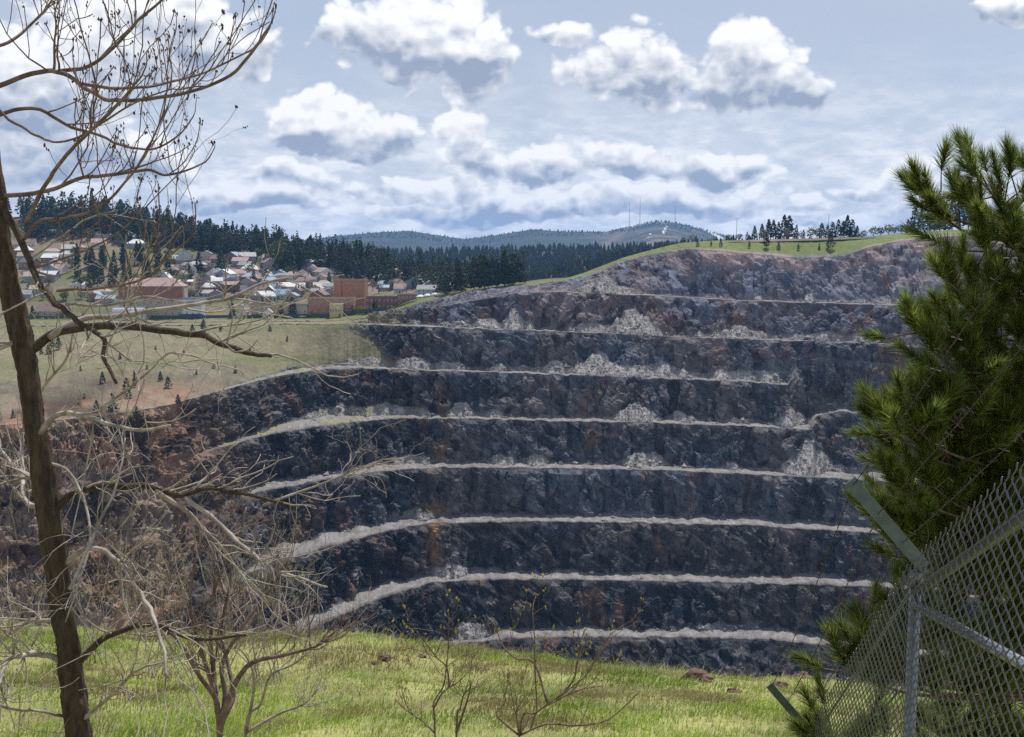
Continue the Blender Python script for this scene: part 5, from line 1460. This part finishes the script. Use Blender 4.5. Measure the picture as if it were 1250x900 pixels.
for Q in (Q0, Q1, Q2): arm(Q)
def strand(A, B, sag):
    n = 160; t = np.linspace(0, 1, n)[:, None]
    c = A + (B - A) * t - np.array([0, 0, 1.0]) * sag * (4 * t * (1 - t))
    d = (B - A) / np.linalg.norm(B - A); e1 = np.cross(d, [0, 0, 1]); e1 /= np.linalg.norm(e1); e2 = np.cross(d, e1)
    ph = t * np.linalg.norm(B - A) / .045 * math.pi
    mb = MB()
    for s_ in (0, math.pi):
        mb.tube(c + (np.cos(ph + s_) * e1 + np.sin(ph + s_) * e2) * .0018, .0013, 4, False)
    L = np.linalg.norm(B - A)
    o = mb.build('barbed_wire', M_BARB, fence_o)
    bb = MB()
    for x in np.arange(.06, L, .125):
        q = A + (B - A) * (x / L) - np.array([0, 0, sag * 4 * (x / L) * (1 - x / L)])
        for k in range(2):
            a_ = rng.uniform(0, 3.14); v_ = (e1 * math.cos(a_) + e2 * math.sin(a_)) * .016 + d * .006 * (k - .5)
            bb.tube([q - v_, q + v_], .0011, 3)
        bb.tube([q - d * .008, q + d * .008], .0034, 5)
    tag(bb.build('barbs', M_BARB, o), kind='stuff')
for fz in (.96, .63, .30):
    a1, a2, a0 = (Q - F0 + np.array([.035, -.02, .03]) + armv * fz for Q in (Q1, Q2, Q0))
    strand(a1, a2, .05); strand(a1, a0, .03)
tag(fence_o, 'galvanised chain-link fence with angled arms and barbed wire strands', 'fence')

# ================================================================== the near pine
M_NPB = mat("near_pine_bark", (.16, .11, .08), .95, .4, 14.0, bump=.9, bscale=40.0)
M_NDL = mat_vc("long_pine_needles", .5, 8.0, 0.0, 1, .25, transl=.5)
pine_o = empty('near_pine', (0, 0, 0))
PB = np.array([5.0, 8.6, float(gz(np.array([5.0]), np.array([8.6]))[0])]); pine_o.location = Vector(PB)
ttop = at(1395, 150, 8.6)
tk = crom([PB + np.array([0, 0, -.2]), PB + np.array([.03, 0, 1.5]), PB + np.array([-.02, 0, 3.2]), np.array([ttop[0], 8.6, ttop[2]])], 8)
MB().tube(tk - PB, np.linspace(.13, .025, len(tk)), 16).build('trunk', M_NPB, pine_o, True)
def tuft_proto(n, L):
    t = rng.uniform(0, 1, n) ** .8; a = rng.uniform(0, 6.283, n)
    el = np.interp(t, [0, .6, 1], [.95, .68, .28]) + rng.normal(0, .16, n)
    ln = rng.uniform(.085, .145, n)
    base = np.stack([0 * t, 0 * t, t * L], -1)
    d = np.stack([np.cos(a) * np.sin(el), np.sin(a) * np.sin(el), np.cos(el)], -1)
    sd = np.cross(d, rng.normal(0, 1, (n, 3))); sd /= np.linalg.norm(sd, axis=1, keepdims=True)
    mid = base + d * (ln * .55)[:, None]; tip = base + d * ln[:, None] + np.array([0, 0, 1.0]) * (ln * .14)[:, None]
    w = .0019
    v = np.stack([base - sd * w * 1.5, base + sd * w * 1.5, tip], 1)
    off = (np.arange(n) * 3)[:, None]
    col = np.where(rng.random((n, 1)) < .28, np.array([[.24, .275, .05]]), np.array([[.095, .135, .034]])) * rng.uniform(.65, 1.4, (n, 1))
    return v.reshape(-1, 3), np.array([[0, 1, 2]]) + off, np.zeros((0, 3), int), np.repeat(col, 3, axis=0)
TUF = [tuft_proto(230, rng.uniform(.13, .24)) for _ in range(6)]
def add_tuft(mb, p, d, s=1.0):
    v, f4, f3, c = TUF[int(rng.integers(6))]
    z = d / np.linalg.norm(d); x = np.cross(z, rng.normal(0, 1, 3)); x /= np.linalg.norm(x); y = np.cross(z, x)
    mb.add(v @ np.stack([x, y, z]) * s + p, f4, f3); mb.c.append(c * rng.uniform(.8, 1.2))
ENDS = [(1110,206,8.2),(1126,226,8.2),(1150,205,8.0),(1172,180,8.0),(1205,235,8.1),(1243,178,8.2),(1250,210,8.0),(1275,165,8.3),(1262,235,8.0),(1290,200,8.2),(1180,265,7.9),(1225,260,7.8),(1160,300,8.3),(1200,310,7.9),(1240,320,7.7),(1142,312,7.7),
        (1128,345,8.6),(1098,362,7.5),(1118,392,7.5),(1150,380,7.7),(1185,370,7.8),(1225,380,7.6),(1130,435,7.5),(1165,430,7.6),(1205,440,7.7),(1245,420,7.5),(1068,492,7.3),(1088,480,7.3),(1110,500,7.5),(1140,478,7.8),(1180,490,7.7),(1220,490,7.6),(1062,545,7.3),(1085,560,7.3),(1115,555,7.4),(1150,545,7.7),(1195,545,7.8),(1240,540,7.6),
        (1070,610,7.3),(1100,625,7.4),(1135,600,7.6),(1175,600,7.8),(1220,600,7.8),(1098,660,7.4),(1140,660,7.7),(1190,660,7.9),(1240,660,7.9),(1068,715,7.0),(1085,735,7.0),(1150,720,7.8),(1200,725,8.0),(1245,730,8.0),(1022,760,6.8),(1012,778,6.8),(1045,775,6.8),(1060,765,6.9),(1130,780,7.8),(1180,800,8.0),(1230,800,8.0),(980,868,7.2),(1000,880,7.4),(1150,860,8.2),(1210,870,8.2),(1110,850,8.0)]
for _ in range(20): ENDS.append((rng.uniform(1050, 1175), rng.uniform(430, 650), rng.uniform(7.5, 8.1)))
groups = {}
for e in ENDS: groups.setdefault(int((e[1] - 170) // 62), []).append(e)
for gi, es in sorted(groups.items()):
    ym = np.mean([e[1] for e in es])
    st = at(1390, min(ym + 75, 980), 8.6); st[2] = max(st[2], PB[2] + .3)
    i = int(np.argmin(np.abs(tk[:, 2] - st[2]))); st = tk[i]
    bm_, nm_ = MB(), MB()
    for (x, y, Y) in es:
        x, y = x + 22, y + 24
        E = at(x, y + 14, Y); m1 = st + (E - st) * .4 + np.array([0, 0, -.12]); m2 = st + (E - st) * .8 + np.array([0, 0, -.14])
        P = crom([st, m1, m2, E], 7); rr = np.linspace(.022, .006, len(P)); bm_.tube(P - PB, rr, 6)
        dirE = P[-1] - P[-4]; dirE = dirE / np.linalg.norm(dirE) * .6 + np.array([-.12, 0, .75])
        add_tuft(nm_, P[-1] - PB, dirE, rng.uniform(.95, 1.25)); add_tuft(nm_, P[-2] - PB, dirE + rng.normal(0, .3, 3), 1.0)
        for k in range(11):
            j = int(rng.integers(len(P) // 3, len(P) - 1))
            d = (P[j+1] - P[j]); d /= np.linalg.norm(d); d = d * .5 + rng.normal(0, .55, 3) + np.array([0, 0, .45])
            d /= np.linalg.norm(d); l = rng.uniform(.08, .32)
            q = P[j] + d * l
            bm_.tube([P[j] - PB, (P[j] + q) / 2 - PB + rng.normal(0, .01, 3), q - PB], [.007, .006, .005], 4, False)
            add_tuft(nm_, q - PB, d + np.array([0, 0, .35]), rng.uniform(.8, 1.15))
    bo = bm_.build('branch', M_NPB, pine_o, True); tag(nm_.build('needles', M_NDL, bo), kind='stuff')
# fuller boughs behind and beyond the frame
bm_, nm_ = MB(), MB()
for k in range(175):
    x = rng.uniform(1175, 1500); y = rng.uniform(230, 980)
    if x < 1215 and y < 310: continue; Y = rng.uniform(8.2, 9.8)
    if y > 700 and rng.random() < .5: continue
    E = at(x, y, Y); st = tk[int(np.argmin(np.abs(tk[:, 2] - max(E[2] - .3, PB[2] + .3))))]
    P = crom([st, st + (E - st) * .6 + np.array([0, 0, -.1]), E], 6); bm_.tube(P - PB, np.linspace(.018, .006, len(P)), 5)
    for q in range(5):
        j = int(rng.integers(len(P) // 2, len(P))); add_tuft(nm_, P[j] - PB + rng.normal(0, .10, 3), (E - st) / np.linalg.norm(E - st) * .5 + rng.normal(0, .4, 3) + np.array([0, 0, .6]), 1.05)
for k in range(46):
    j = len(tk) - 1 - int(rng.integers(0, 11)); a_ = rng.uniform(0, 6.28)
    add_tuft(nm_, tk[j] - PB, np.array([math.cos(a_) * (.3 + .1 * (len(tk) - j)), math.sin(a_) * (.3 + .1 * (len(tk) - j)), 1.0]), 1.1)
bo = bm_.build('branch', M_NPB, pine_o, True); tag(nm_.build('needles', M_NDL, bo), kind='stuff')
tag(pine_o, 'long-needled green pine growing behind the chain-link fence', 'tree')
# ================================================================== air
hm = bpy.data.materials.new("haze_air"); hm.use_nodes = True
ht = hm.node_tree; ht.nodes.clear()
pv = ht.nodes.new('ShaderNodeVolumePrincipled')
pv.inputs['Color'].default_value = (.28, .53, 1.0, 1)
pv.inputs['Density'].default_value = HAZE_D
pv.inputs['Anisotropy'].default_value = 0.2
out = ht.nodes.new('ShaderNodeOutputMaterial'); ht.links.new(pv.outputs[0], out.inputs['Volume'])
hb = MB().box(-13000, 13000, -120, 12600, -260, 372)
tag(hb.build("haze", hm), kind='stuff')
